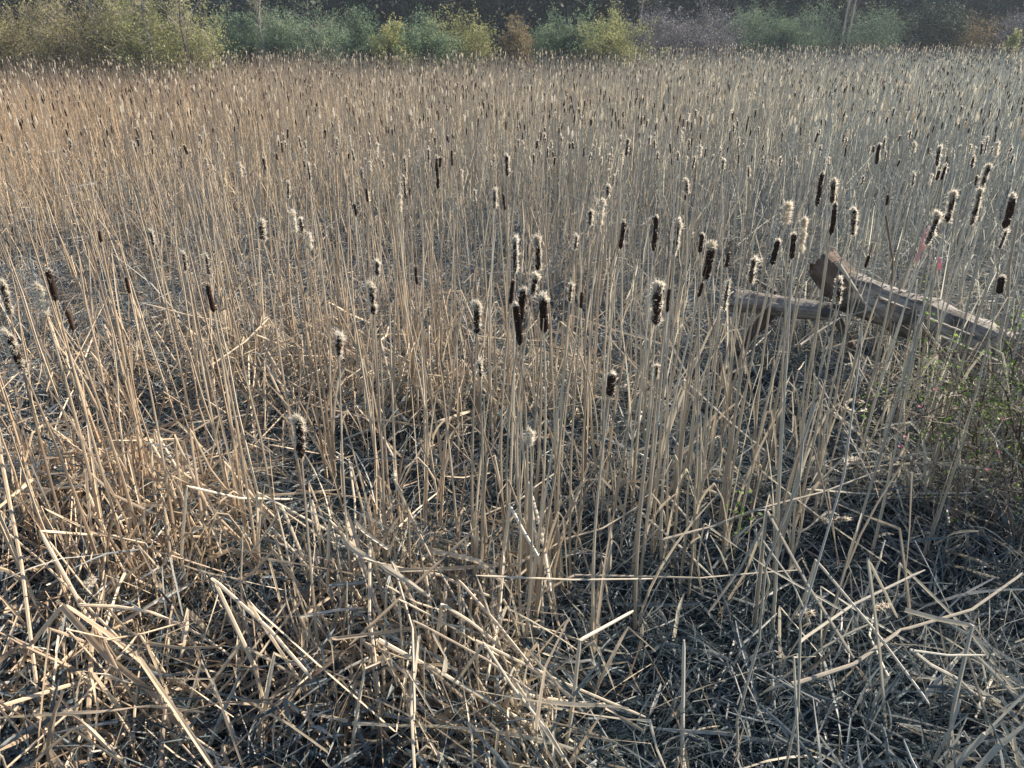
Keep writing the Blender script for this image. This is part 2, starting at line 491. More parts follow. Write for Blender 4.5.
mb = MB()
litter_blades(mb, keep_heap(scatter(900, 1.6, 4.6, 1.1), .6), 0.5, (0.3, 0.8), (0.014, 0.027), 9, fold=True, tint=(0.70, 0.18), flat=.45, steep=.35)
litter_blades(mb, keep_heap(scatter(7000, 1.5, 5.2, 1.1), .32), 0.34, (0.10, 0.60), (0.005, 0.018), 7, fold=True, tint=(0.64, 0.24), flat=.5)
litter_blades(mb, keep_heap(scatter(4600, 1.6, 5.4, 1.1), .48), 0.3, (0.4, 1.15), (0.007, 0.017), 9, fold=True, tint=(0.70, 0.2), flat=.25, kink=.7, steep=.8)
litter_blades(mb, keep_heap(scatter(2600, 5.0, 9.0, 1.2), .4), 0.40, (0.2, 0.7), (0.005, 0.012), 4, flat=0.25, tint=(0.6, 0.2))
litter_blades(mb, keep_heap(scatter(7500, 2.6, 8.0, 1.8), 0.3), 0.55, (0.15, 0.6), (0.003, 0.009), 4, flat=0.35, tint=(0.6, 0.22))
tag(mb.build("reed_litter", M_LEAF), label="tangled mat of broken tan cattail leaves covering the marsh floor", cat="dry litter", kind="stuff")
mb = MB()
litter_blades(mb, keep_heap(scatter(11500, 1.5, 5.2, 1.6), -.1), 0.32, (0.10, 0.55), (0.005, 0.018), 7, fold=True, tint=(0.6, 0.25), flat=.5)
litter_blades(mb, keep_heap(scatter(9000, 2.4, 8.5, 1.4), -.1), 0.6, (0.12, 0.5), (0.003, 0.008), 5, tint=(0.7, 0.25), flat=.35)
tag(mb.build("shade_tinted_litter", M_GREYLEAF), label="greyish cattail leaves tinted shadow blue, matted under the brighter dry ones", cat="wet litter", kind="stuff")

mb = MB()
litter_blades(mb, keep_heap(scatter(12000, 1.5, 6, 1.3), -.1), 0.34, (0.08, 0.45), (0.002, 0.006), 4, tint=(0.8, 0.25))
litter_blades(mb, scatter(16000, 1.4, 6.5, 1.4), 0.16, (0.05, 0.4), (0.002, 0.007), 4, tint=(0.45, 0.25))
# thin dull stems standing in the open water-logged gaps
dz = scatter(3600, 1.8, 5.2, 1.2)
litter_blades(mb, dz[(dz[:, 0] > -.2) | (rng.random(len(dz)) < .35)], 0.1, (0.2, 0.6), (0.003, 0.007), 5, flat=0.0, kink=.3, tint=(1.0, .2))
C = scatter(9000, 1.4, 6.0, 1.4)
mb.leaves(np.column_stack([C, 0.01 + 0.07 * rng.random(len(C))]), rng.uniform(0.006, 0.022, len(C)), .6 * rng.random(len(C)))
tag(mb.build("shade_tinted_debris", M_DEBRIS), label="dark fine plant debris, shadow blue painted in, lying on the wet mud", cat="debris", kind="stuff")


# ------------------------------------------------------------------ upright reeds
def stalk_pts(n, h, lean, az, K=5, curve=0.06):
    """centre lines of n stalks from the local origin"""
    t = np.linspace(0, 1, K)
    cx = rng.normal(0, curve, (n, 1)) * t ** 2; cy = rng.normal(0, curve, (n, 1)) * t ** 2
    wob = rng.normal(0, 0.004, (n, K, 2)); wob[:, 0] = 0
    x = (np.sin(lean) * np.cos(az))[:, None] * h[:, None] * t + cx * h[:, None] + wob[..., 0]
    y = (np.sin(lean) * np.sin(az))[:, None] * h[:, None] * t + cy * h[:, None] + wob[..., 1]
    z = np.cos(lean)[:, None] * h[:, None] * t
    return np.stack([x, y, z], -1)


def leaf_blade(mb, base, h, az, out, w, tint, K=7, droop=0.0, fold=True):
    """one long leaf sheathing the stalk at base height and arching out; droop bends its upper end down"""
    t = np.linspace(0, 1, K)
    r = out * t ** 1.7
    z = base + h * (t - droop * np.maximum(0, t - 0.55) ** 1.3 * 2.6)
    p = np.stack([r * np.cos(az) + 0.008 * np.cos(az), r * np.sin(az) + 0.008 * np.sin(az), z], -1)[None]
    p[..., 2] = np.maximum(p[..., 2], 0.02)
    W = w * np.interp(t, [0, .2, .75, 1], [1, 1, .8, .2])
    mb.ribbons(p, W[None], np.array([az + 1.57]), np.array([tint]), fold=fold)


def head_core(mb, axis_pts, r, tint, lump=0.09):
    K = len(axis_pts)
    t = np.linspace(0, 1, K)
    prof = np.clip(np.minimum(1, np.minimum(t / 0.07 + 0.35, (1 - t) / 0.07 + 0.35)), 0, 1)
    prof = prof * (1 + rng.normal(0, lump * 0.7, K))
    mb.tubes(np.asarray(axis_pts)[None], (r * prof)[None], np.array([tint]), m=10, lump=lump)


def fluff(mb, axis_pts, r, n, length, width, topw=1.0, side=None, sideamt=0.0, tuft=0.0):
    """many fine hairs that stand off the head; more of them on top and on one side"""
    ax = np.asarray(axis_pts)
    t = rng.random(n)
    t = np.where(rng.random(n) < topw * 0.35, 1 - rng.random(n) ** 2 * 0.2, t)
    # ragged: leave bare stretches
    ph = rng.random(3) * 6.28
    dens = 0.5 + 0.5 * np.sin(t * 17 + ph[0]) * np.sin(t * 7 + ph[1])
    keep = (rng.random(n) < 0.35 + 0.65 * dens) | (t > 0.85)
    t = t[keep]; n = len(t)
    K = len(ax) - 1
    i = np.minimum((t * K).astype(int), K - 1); fr = (t * K - i)[:, None]
    c = ax[i] * (1 - fr) + ax[i + 1] * fr
    T = norm(ax[-1] - ax[0])
    A = norm(np.cross(T, [0.3, 0.9, 0.1])); B = np.cross(T, A)
    a = rng.uniform(0, 6.28, n)
    if side is not None:
        m = rng.random(n) < sideamt
        a = np.where(m, np.where(rng.random(n) < .5, 0.15, 3.3) + rng.normal(0, 0.55, n), a)
    d = A * np.cos(a)[:, None] + B * np.sin(a)[:, None]
    e = np.where(t > .88, (t - .88) / .12, np.where(t < .07, -(.07 - t) / .07, 0))[:, None]
    rr = np.sqrt(np.maximum(0, 1 - e * e))
    e = e * np.where(e < 0, .5, 1)
    d = d * (0.15 + 0.85 * rr)
    up = (0.12 + 1.3 * e)
    dirs = norm(d + T * (up + rng.normal(0, 0.25, (n, 1))) + rng.normal(0, 0.18, (n, 3)))
    L = rng.uniform(0.45, 1.2, n)[:, None] * length
    L = np.where(t[:, None] > 0.9, L * (1 + tuft), L)
    q = rng.random(6) * 6.28
    L = L * (0.62 + 0.30 * np.sin(t * 14 + q[0] + 1.5 * np.sin(a + q[1])) + 0.28 * np.sin(t * 31 + q[2] + 2 * np.sin(a * 2 + q[3])) + 0.2 * np.sin(a + q[4]))[:, None]
    s0 = c + d * r * 0.75
    mid = s0 + dirs * L * 0.5
    end = s0 + dirs * L + rng.normal(0, 0.3, (n, 3)) * L
    W = width * rng.uniform(0.6, 1.3, (n, 1)) * np.array([[1.0, 0.9, 0.35]])
    mb.ribbons(np.stack([s0, mid, end], 1), W, rng.uniform(0, 6.28, n), np.clip(rng.normal(0.6, 0.2, n), 0, 1))


def make_cattail(base, tip_local, head_len, kind, fat=1.0, label=None, group=None, nleaf=2, detail=1.0):
    """cattail > stalk, seed_head (> fluff), leaf. tip_local: top of the head from the base"""
    root = empty("cattail", base, label, "cattail", group)
    tip = np.asarray(tip_local, float)
    hgt = np.linalg.norm(tip)
    tt = np.linspace(0, 1, 9)
    bow = rng.normal(0, 0.018, 2) * hgt
    cl = tip[None] * tt[:, None] + np.stack([bow[0] * np.sin(tt * np.pi), bow[1] * np.sin(tt * np.pi), 0 * tt], -1)
    T = norm(cl[-1] - cl[-3])
    h0 = tip - T * head_len
    body = np.vstack([cl[:-2] * 1.0, [h0 + T * 0.01]])
    body = body[body[:, 2] <= h0[2] + 0.011]
    rb = rng.uniform(0.0058, 0.0078) * (1 + 0.12 * fat)
    m = MB()
    m.tubes(body[None], np.linspace(rb, rb * 0.5, len(body))[None], np.array([rng.uniform(0.45, 0.8)]), m=6)
    for q in range(2):   # sheaths that thicken the lower stalk
        e = rng.uniform(0.25, 0.55)
        tq = np.linspace(0, e, 5)
        pq = np.stack([np.interp(tq, np.linspace(0, 1, len(body)), body[:, j]) for j in range(3)], -1)
        pq[:, 0] += 0.004 * (1 if q else -1)
        m.ribbons(pq[None], 0.013 * np.array([[1, 1, .9, .7, .2]]), np.array([rng.uniform(0, 6.28)]), np.array([rng.uniform(.4, .85)]), fold=True)
    m.build("stalk", M_STALK, root)
    ax = np.stack([h0 + T * head_len * k for k in np.linspace(0, 1, 12)])
    ax = ax + np.stack([np.cos(ax[:, 2] * 40), np.sin(ax[:, 2] * 31), 0 * ax[:, 2]], -1) * 0.0012
    r = {'D': 0.0125, 'S': 0.0085, 'H': 0.0110, 'F': 0.008, 'R': 0.0065}[kind] * fat
    m = MB()
    head_core(m, ax, r, {'D': .45, 'S': .6, 'H': .5, 'F': .9, 'R': .75}[kind], {'D': .05, 'S': .06, 'H': .13, 'F': .2, 'R': .2}[kind])
    if kind == 'D' and rng.random() < 0.5 or kind == 'S':    # dry spike left above the head
        m.tubes(np.stack([tip, tip + T * 0.03, tip + T * rng.uniform(.05, .09)])[None], [[.002, .0018, .001]], [0.9], m=4)
    hd = m.build("seed_head", M_FLUFF if kind == "F" else M_HEAD, root, smooth=True)
    m = MB()
    par = {'D': (600, 0.0065, 0.9, 0.5), 'S': (160, 0.004, .5, .3), 'H': (2600, 0.0135, 0.8, 0.3), 'F': (3200, 0.015, 0.3, 0.2), 'R': (1000, .012, .4, .6)}[kind]
    w = 0.0020 if detail == 1 else 0.0028
    if fat > 1.3 and kind == 'D':
        par = (900, 0.008, 1.6, 1.4)
    fluff(m, ax, r, int(par[0] * detail * (head_len / 0.15) ** 0.7), par[1] * fat ** 0.5, w, par[2], 'both' if kind in 'HR' else None, 0.72, par[3])
    tag(m.build("fluff", M_FLUFF, hd), kind="stuff")
    for q in range(nleaf):
        m = MB()
        leaf_blade(m, rng.uniform(0.02, 0.25), rng.uniform(0.35, 0.8) * hgt, rng.uniform(0, 6.28), rng.uniform(0.05, 0.35), rng.uniform(0.010, 0.017), rng.uniform(0.35, 0.9), droop=rng.choice([0, 0, 0.6, 1.1]))
        m.build("leaf", M_LEAF, root)
    return root


# every cattail that can be made out in the photograph: pixel of its head, head length in pixels, height of the head's middle, shape, fatness, sideways lean, label
G_FRONT = "cattails standing clear of the litter in front"
G_MID = "cattails rising from the middle of the stand"
G_LOG = "cattails rising around the fallen log"
FEAT = [
    (42, 300, 32, 1.50, 'F', 1.6, 0.00, "cattail with plump all-white fluffy head beside a black one at far left"),
    (52, 285, 34, 1.55, 'D', 0.9, 0.00, "cattail with narrow black head right behind the plump white head"),
    (15, 353, 44, 1.38, 'H', 1.3, -0.08, "leaning cattail with rusty brown head and pale tip at the left edge"),
    (8, 298, 32, 1.50, 'H', 0.9, -0.05, "slim rusty cattail just above the leaning brown one at left edge"),
    (70, 320, 22, 1.42, 'S', 1.0, -0.03, "thin dark cattail head just right of the white and black pair"),
    (301, 438, 44, 1.22, 'H', 1.15, 0.02, "low ragged cattail head with cream halo alone above dark gap at left"),
    (373, 300, 30, 1.50, 'H', 1.0, 0.0, "ragged cattail with pale crust, second tall stalk left of centre"),
    (378, 268, 15, 1.55, 'H', .8, 0.0, "short ragged cattail head directly above the crusty one left of centre"),
    (437, 173, 34, 1.62, 'D', .8, 0.0, "tall cattail with long narrow black head and pale halo top"),
    (405, 188, 22, 1.60, 'R', .9, 0.0, None), (452, 158, 16, 1.62, 'S', .9, 0, None),
    (507, 166, 20, 1.62, 'H', 1.0, 0, "small cattail head wrapped in cream halo above the centre cluster"),
    (495, 199, 18, 1.6, 'H', .8, 0, None), (503, 202, 18, 1.6, 'S', .8, 0, None), (475, 198, 14, 1.6, 'R', .8, 0, None),
    (478, 319, 34, 1.46, 'H', 1.0, 0.0, "mottled cattail head with cream right side, left of the centre black pair"),
    (515, 256, 34, 1.58, 'H', .8, 0.02, None), (513, 292, 26, 1.5, 'S', 1.0, 0, None),
    (516, 324, 44, 1.44, 'D', 1.15, 0.0, "thick black cattail head, left one of the touching centre pair"),
    (524, 306, 38, 1.48, 'D', 1.1, 0.01, "thick black cattail head, right one of the touching centre pair"),
    (537, 256, 34, 1.56, 'H', 1.0, 0.0, "cattail with cream striped right side above the tufted black head"),
    (536, 286, 22, 1.50, 'H', 1.0, 0.0, None),
    (543, 314, 40, 1.46, 'D', 1.35, 0.0, "stout black cattail head with pointed white tuft on top at centre"),
    (602, 213, 24, 1.58, 'F', 1.0, 0.0, "slim cream cattail head on a tall stalk right of centre"),
    (590, 218, 14, 1.58, 'H', .8, 0.0, None), (623, 235, 30, 1.57, 'D', .8, 0.03, "narrow black cattail leaning slightly right, next right of the slim cream one"),
    (655, 233, 36, 1.58, 'D', .9, 0.04, "slanting black cattail head directly above the big fluffy one"),
    (677, 238, 36, 1.58, 'H', .9, 0.02, None), (571, 293, 18, 1.5, 'R', .9, 0, None), (582, 300, 18, 1.5, 'S', .8, 0, None),
    (656, 305, 44, 1.46, 'H', 1.6, 0.03, "biggest fluffy cattail head, black core with wide white halo right of centre"),
    (668, 300, 28, 1.5, 'S', .8, 0.02, None),
    (612, 384, 26, 1.30, 'D', 1.2, 0.0, "low short black cattail head with white cap below the big fluffy one"),
    (530, 438, 15, 1.20, 'F', 1.0, 0.0, "stunted cattail with a pale worn tip low at the centre"),
    (628, 148, 16, 1.62, 'H', .9, 0, None), (608, 191, 9, 1.6, 'H', .9, 0, None), (686, 187, 13, 1.6, 'H', .8, 0, None),
    (709, 262, 36, 1.54, 'D', 1.4, 0.05, "fat black cattail with cream edges left of the fallen log"),
    (701, 243, 20, 1.56, 'D', .8, 0.0, None),
    (787, 214, 18, 1.58, 'F', 1.9, 0.0, "round white puff of a cattail head behind the log's broken end"),
    (819, 189, 34, 1.62, 'D', 1.0, 0.03, "upper left of three tall black cattails above the log's broken end"),
    (832, 192, 22, 1.62, 'H', 1.05, 0.02, "short-headed black cattail with cream cap, middle of the three above the log"),
    (833, 219, 32, 1.58, 'D', .95, 0.0, "smooth black cattail head lowest of the three above the log"),
    (852, 222, 26, 1.58, 'H', 1.1, 0.0, "black cattail with cream horseshoe halo right of the three above the log"),
    (802, 236, 32, 1.55, 'F', 1.0, -0.02, "pale shredding cattail head right of the round white puff"),
    (776, 252, 26, 1.53, 'D', 1.0, 0.0, None), (792, 246, 26, 1.53, 'D', 1.0, 0.0, None),
    (752, 271, 24, 1.50, 'R', 1.5, 0.0, "frayed spidery cattail head above the small grey log"),
    (727, 297, 30, 1.46, 'R', .8, 0.0, None), (702, 290, 16, 1.5, 'S', .8, 0, None),
    (877, 154, 20, 1.63, 'D', .9, 0.04, "small dark cattail far behind the log, leaning right"),
    (914, 148, 9, 1.63, 'F', .9, 0, None), (937, 157, 18, 1.62, 'H', 1.0, 0.05, None),
    (943, 173, 14, 1.60, 'S', 1.0, 0.22, "thin cattail with head tipped sharply right behind the pink tape"),
    (887, 200, 11, 1.58, 'S', .9, 0.0, None),
    (950, 208, 30, 1.58, 'H', 1.2, 0.05, "cattail with cream rim just right of and above the pink tape"),
    (933, 229, 32, 1.56, 'H', 1.0, 0.06, "cattail with cream rim touching the faded pink tape"),
    (985, 180, 28, 1.62, 'H', 1.0, 0.03, "upper cattail of the stacked pair at the right edge"),
    (975, 208, 34, 1.58, 'H', 1.0, 0.08, "lower cattail of the stacked pair at the right edge"),
    (1008, 212, 34, 1.58, 'D', 1.4, 0.05, "thick black cattail with pale knot on top at the right edge"),
    (1000, 285, 18, 1.46, 'D', 1.1, 0.05, "short black cattail with white lower tuft above the log's right end"),
    (838, 292, 26, 1.42, 'H', .9, 0.0, "slim cattail with beaded cream outline in front of the log"),
    (996, 150, 12, 1.63, 'F', .9, 0, None), (986, 146, 16, 1.6, 'R', .8, 0, None), (913, 180, 12, 1.6, 'R', .8, 0, None),
    (210, 298, 30, 1.48, 'S', 1.2, 0.0, "slim dark cattail with faint pale edge among bent reeds left of centre"),
    (240, 170, 12, 1.6, 'F', .9, 0, None), (294, 222, 20, 1.58, 'F', 1.0, 0.0, "cream cattail head, left of a small pair left of centre"),
    (301, 225, 13, 1.58, 'R', 1.2, 0.0, None), (262, 231, 18, 1.57, 'H', 1.2, 0.0, "small black cattail with bright right rim left of the cream pair"),
    (310, 242, 14, 1.55, 'F', .9, 0, None), (340, 345, 22, 1.38, 'R', 1.6, 0.0, "shredded frayed cattail tip hanging left of centre"),
    (152, 238, 14, 1.57, 'R', 1., 0, None), (185, 262, 18, 1.53, 'R', 1., 0, None), (309, 172, 16, 1.6, 'R', .8, 0, None),
    (405, 165, 14, 1.62, 'R', .8, 0, None), (208, 265, 20, 1.5, 'R', .9, 0, None), (367, 195, 14, 1.6, 'S', .8, 0, None),
    (416, 275, 20, 1.5, 'S', .8, 0.02, None), (480, 370, 18, 1.3, 'R', .9, 0, None), (657, 372, 14, 1.32, 'R', .8, 0, None),
    (727, 260, 16, 1.52, 'S', .9, 0.15, None), (868, 262, 14, 1.5, 'S', .8, 0, None), (1003, 240, 18, 1.54, 'R', .9, 0.05, None),
    (700, 152, 10, 1.63, 'F', .8, 0, None), (723, 165, 9, 1.6, 'H', .8, 0, None), (576, 243, 15, 1.55, 'R', .8, 0, None),
    (355, 210, 13, 1.6, 'S', .8, 0, None), (128, 285, 18, 1.5, 'S', .8, 0, None), (100, 236, 12, 1.57, 'S', .8, 0, None),
]
feat_xy = []
KP = ['far left', 'left', 'left of centre', 'centre', 'right of centre', 'left of the big log', 'far right']
for (px, py, ln, z, kd, fat, lean, lab) in FEAT:
    c = P(px, py, z)
    L = ln * mpp(c)
    d = np.array([lean + rng.normal(0, 0.012), rng.normal(0, 0.015), 1.0]); d /= np.linalg.norm(d)
    tip = c + d * L / 2
    run = lean * 0.35 + rng.normal(0, 0.02)
    base = np.array([tip[0] - run * tip[2], tip[1] + rng.normal(0, 0.04) * tip[2], 0.0])
    grp = G_LOG if px > 690 else (G_FRONT if py > 250 else G_MID)
    if lab is None:
        word = {'D': 'thick black head', 'S': 'thin dark head', 'H': 'cream-haloed dark head', 'F': 'pale fluffy head', 'R': 'ragged shredded head'}[kd]
        where = {G_LOG: 'around the fallen log', G_FRONT: 'among the open front reeds', G_MID: 'behind the front row'}[grp]
        lab = f"{'small' if ln < 15 else 'mid-sized' if ln < 22 else 'large'} cattail with {word} {where}, {KP[(px > 170) + (px > 340) + (px > 470) + (px > 560) + (px > 690) + (px > 860)]}"
    make_cattail(base, tip - base, L, kd, fat, lab, grp, nleaf=int(rng.integers(1, 3)))
    feat_xy.append((base[0], base[1]))
feat_xy = np.array(feat_xy)

# the rest of the cattails: nearest ones are objects, those beyond are one mass
n_ind = 300 - len(FEAT)
A1 = scatter(14, 4.4, 5.8); A2 = scatter(60, 5.6, 7.4); A3 = scatter(9500, 7.2, 41, .8)
allh = np.vstack([A1, A2, A3])
edge = 29.5 + 2.5 * vnoise(allh[:, 0], 0 * allh[:, 0], 0.15, 5) + np.clip((allh[:, 0] + 16) * 0.25, 0, 8)
allh = allh[allh[:, 1] < edge]
inlog = (allh[:, 0] > 1.9) & (allh[:, 0] < 4.6) & (allh[:, 1] > 3.2) & (allh[:, 1] < 5.6)
allh = allh[~inlog]
infr = np.abs(allh[:, 0]) < 0.60 * allh[:, 1] + 0.3
order = np.argsort(np.where(infr, allh[:, 1], allh[:, 1] + 100))
ind, far = allh[order[:n_ind]], allh[order[n_ind:]]
protos = []
for k in range(14):
    kd = ['D', 'S', 'H', 'R', 'H', 'F', 'R'][k % 7]
    hh = 1.50
    word = {'D': 'dark brown head', 'S': 'thin dark head', 'H': 'dark head edged in cream', 'F': 'pale fluffy head', 'R': 'small ragged head'}[kd]
    o = make_cattail((0, 0, 0), (rng.normal(0, 0.04), rng.normal(0, 0.04), hh), rng.uniform(0.06, 0.105), kd, rng.uniform(.65, .85),
                     f"distant slim cattail with {word} in the dense even stand", "cattails in the dense stand behind", nleaf=1, detail=0.45)
    protos.append([o, False, word])
for (x, y) in ind:
    q = protos[int(rng.integers(0, len(protos)))]
    s = rng.uniform(0.90, 1.08)
    s *= 1.0 if y < 6.5 else .95
    loc, rot, scl = (x, y, float(gz(y))), (rng.normal(0, 0.06), rng.normal(0, 0.06), rng.uniform(0, 6.28)), (s, s, s)
    if not q[1]:
        o = q[0]; o.location = loc; o.rotation_euler = rot; o.scale = scl; q[1] = True
    else:
        o = copy_tree(q[0], loc, rot, scl)
    hw = q[2]
    o['label'] = f"{'small distant' if y > 7 else 'slim middle-distance'} cattail with {hw} {far_words(x, y)}"


def reed_mass(name, heads, stalks, blades, label, cat, htop=1.46):
    m = MB()
    n = len(stalks)
    if n:
        h = htop * rng.uniform(0.55, 1.05, n)
        p = stalk_pts(n, h, np.abs(rng.normal(0, 0.07, n)), rng.uniform(0, 6.28, n), 4)
        p[..., 0] += stalks[:, 0, None]; p[..., 1] += stalks[:, 1, None]; p[..., 2] += gz(stalks[:, 1])[:, None]
        m.tubes(p, np.array([[.0052, .0046, .004, .0025]]), np.clip(rng.normal(0.62, 0.16, n), 0, 1), m=4, mi=0, cap=False)
    n = len(blades)
    if n:
        L = rng.uniform(0.45, 1.1, n) * np.where(blades[:, 1] < 10, .85, 1.1); ln = np.abs(rng.normal(0.0, 0.30, n)); az = rng.uniform(0, 6.28, n)
        t = np.linspace(0, 1, 4)
        br = rng.random(n) < 0.4
        p = stalk_pts(n, L, ln, az, 4, 0.10)
        dz = np.where(br, rng.uniform(0.25, 0.8, n) * L, 0)
        p[:, 3, 2] -= dz; p[:, 3, 0] += dz * 0.4 * np.cos(az); p[:, 3, 1] += dz * 0.4 * np.sin(az)
        p[..., 0] += blades[:, 0, None]; p[..., 1] += blades[:, 1, None]; p[..., 2] += rng.uniform(0.0, 0.25, (n, 1))
        p[..., 2] = np.maximum(p[..., 2], 0.02) + gz(blades[:, 1])[:, None]
        W = rng.uniform(0.006, 0.013, n)[:, None] * np.array([[1, 1, .8, .3]])
        gsh = np.interp(blades[:, 1] - np.clip(blades[:, 0] * .5, -3, 3), [4, 8, 18], [.5, .75, .05])     # share of blue-grey leaves peaks in the middle distance
        gk = rng.random(n) < gsh
        for sel_, mi_ in ((gk, 4), (~gk, 1)):
            k_ = int(sel_.sum())
            m.ribbons(p[sel_], W[sel_] * (.75 if mi_ == 4 else 1), rng.uniform(0, 6.28, k_), np.clip(rng.normal(0.58, 0.26, k_), 0, 1), mi=mi_)
    n = len(heads)
    if n:
        h = htop * rng.uniform(0.90, 1.08, n)
        p = stalk_pts(n, h, np.abs(rng.normal(0, 0.05, n)), rng.uniform(0, 6.28, n), 4, 0.03)
        p[..., 0] += heads[:, 0, None]; p[..., 1] += heads[:, 1, None]; p[..., 2] += gz(heads[:, 1])[:, None]
        m.tubes(p, np.array([[.006, .0055, .005, .0035]]), np.clip(rng.normal(0.65, 0.15, n), 0, 1), m=4, mi=0, cap=False)
        T = norm(p[:, 3] - p[:, 2]); L = rng.uniform(0.06, 0.12, n)
        hp = p[:, 3][:, None] + T[:, None] * (L[:, None] * np.linspace(0, 1, 4)[None])[..., None]
        pale = rng.random(n) < 0.4
        for flag, mi in ((False, 2), (True, 3)):
            k = pale == flag
            m.tubes(hp[k], rng.uniform(0.0065, 0.010, k.sum())[:, None] * np.array([[.6, 1, 1, .7]]) * (1.3 if flag else 1), rng.uniform(0, 0.8, k.sum()), m=6, mi=mi)
        k = rng.random(n) < 0.6    # a cream crust of fluff on top of many of them
        tp = hp[k][:, 3]
        C = (tp[:, None] + rng.normal(0, 0.009, (k.sum(), 5, 3)) + np.array([0, 0, -0.004])).reshape(-1, 3)
        m.leaves(C, 0.011, rng.random(len(C)), mi=3)
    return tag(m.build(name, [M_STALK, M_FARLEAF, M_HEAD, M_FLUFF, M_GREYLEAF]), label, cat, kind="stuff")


def in_field(a):
    e = 29.8 + 2.5 * vnoise(a[:, 0], 0 * a[:, 0], 0.15, 5) + np.clip((a[:, 0] + 16) * 0.25, 0, 8)
    return a[a[:, 1] < e]


reed_mass("cattail_stand", far, np.zeros((0, 2)), np.zeros((0, 2)), "dense stand of small far cattails stretching back to the bushes", "cattail stand")
def patchy(a, lo=0.42, hi=0.62):
    v = vnoise(a[:, 0], a[:, 1], 0.9, 31) * .6 + vnoise(a[:, 0], a[:, 1], 2.1, 32) * .4
    return a[rng.random(len(a)) < np.clip((v - lo) / (hi - lo), 0.04 + np.clip((a[:, 1] - 6) * .12, 0, .5), 1)]


def off_log(a):
    r = a[:, 0] / a[:, 1]
    return a[~((r > 0.24) & (r < 0.66) & (a[:, 1] > 3.4) & (a[:, 1] < 6.0)) | (rng.random(len(a)) < .28)]


st = off_log(np.vstack([patchy(scatter(300, 5.0, 8.0)), patchy(scatter(420, 7.8, 9.8)), in_field(patchy(scatter(25000, 10.5, 41, .9), .2, .42))]))
bl = off_log(np.vstack([keep_heap(scatter(350, 3.6, 6.0), 0.35), patchy(scatter(700, 5.2, 8.0)), patchy(scatter(2600, 7.2, 10.5)), in_field(patchy(scatter(125000, 9.5, 41, .9), .2, .42))]))
mb = MB()
tg = off_log(patchy(scatter(13000, 3.3, 10.5, 1.2), .40, .64))
litter_blades(mb, tg, 0.72, (0.12, 0.5), (0.0025, 0.0075), 4, flat=0.3, tint=(0.55, 0.32))
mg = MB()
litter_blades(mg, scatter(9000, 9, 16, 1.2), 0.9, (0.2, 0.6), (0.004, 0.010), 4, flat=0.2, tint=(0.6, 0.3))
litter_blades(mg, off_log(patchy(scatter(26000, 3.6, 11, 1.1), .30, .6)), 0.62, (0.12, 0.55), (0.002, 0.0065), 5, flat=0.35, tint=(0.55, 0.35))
tag(mg.build("grey_tangle", M_GREYLEAF), "fine tangle of old leaves painted shadow grey, low between the standing reeds", "old leaves", kind="stuff")
tag(mb.build("tangled_leaves", M_LEAF), "chaotic tangle of thin dry leaves caught between the standing reeds", "dry leaves", kind="stuff")
reed_mass("dry_reeds", np.zeros((0, 2)), st, bl, "mass of dry tan reed stalks and leaves filling the marsh behind", "dry reeds")


# ------------------------------------------------------------------ headless stalks in front, each an object
def make_reed(h, lab, grp, nleaf=1, r=0.0068):
    root = empty("reed_stalk", (0, 0, 0), lab, "reed stalk", grp)
    m = MB()
    p = stalk_pts(1, np.array([h]), np.array([0.0]), np.array([0.0]), 7, 0.05)
    m.tubes(p, np.linspace(r, r * 0.45, 7)[None], np.array([rng.uniform(0.5, 0.8)]), m=6)
    for q in range(2):
        K = 5
        e = rng.uniform(0.3, 0.8)
        pq = np.stack([np.interp(np.linspace(0.02, e, K), np.linspace(0, 1, 7), p[0, :, j]) for j in range(3)], -1)
        pq[:, 1] += 0.005 * (1 if q else -1)
        m.ribbons(pq[None], 0.012 * np.array([[1, 1, .9, .8, .3]]), np.array([rng.uniform(0, 6.28)]), np.array([rng.uniform(.4, .9)]), fold=True)
    m.build("stem", M_STALK, root)
    for q in range(nleaf):
        m = MB()
        leaf_blade(m, rng.uniform(0.05, 0.35) * h, rng.uniform(0.3, 0.65) * h, rng.uniform(0, 6.28), rng.uniform(0.06, 0.42), rng.uniform(0.009, 0.015), rng.uniform(0.4, 0.9), droop=rng.choice([0, 0.6, 1.2, 1.5]))
        m.build("leaf", M_LEAF, root)
    return root


rp = [[make_reed(h, "straight headless tan reed stalk standing in the front of the marsh" if h > 0.9 else "short snapped tan reed stub poking up through the litter",
                 "headless reed stalks in front" if h > 0.9 else "snapped reed stubs in front", n_), False, h]
      for h, n_ in [(1.5, 2), (1.35, 1), (1.6, 1), (1.2, 2), (1.45, 1), (1.05, 1), (1.55, 2), (1.3, 1), (0.55, 2), (0.4, 1), (0.7, 2), (0.3, 0)]]
tall, short = rp[:8], rp[8:]
# clumps follow the tussocks the photograph shows; the open dark gaps stay open
CL = [(60, 640, 5, .10), (20, 560, 5, .12), (130, 520, 6, .15), (240, 500, 5, .12), (230, 420, 5, .12), (290, 560, 4, .08), (375, 560, 4, .05), (430, 500, 5, .08), (470, 600, 4, .04), (525, 640, 6, .06),
      (545, 600, 5, .05), (600, 560, 6, .10), (640, 560, 5, .10), (680, 600, 3, .04), (735, 560, 5, .12), (775, 640, 4, .08), (700, 520, 4, .10), (830, 560, 3, .16), (770, 500, 4, .14), (420, 430, 6, .15),
      (500, 440, 6, .15), (340, 420, 5, .15), (560, 420, 4, .15), (620, 430, 7, .15), (920, 480, 6, .15), (985, 500, 5, .10), (890, 470, 2, .16), (60, 420, 6, .2), (150, 370, 6, .2), (40, 500, 5, .12),
      (260, 350, 7, .2), (320, 370, 6, .2), (680, 430, 6, .15), (740, 440, 7, .15), (450, 380, 7, .2), (1000, 450, 4, .15)]
spots = []
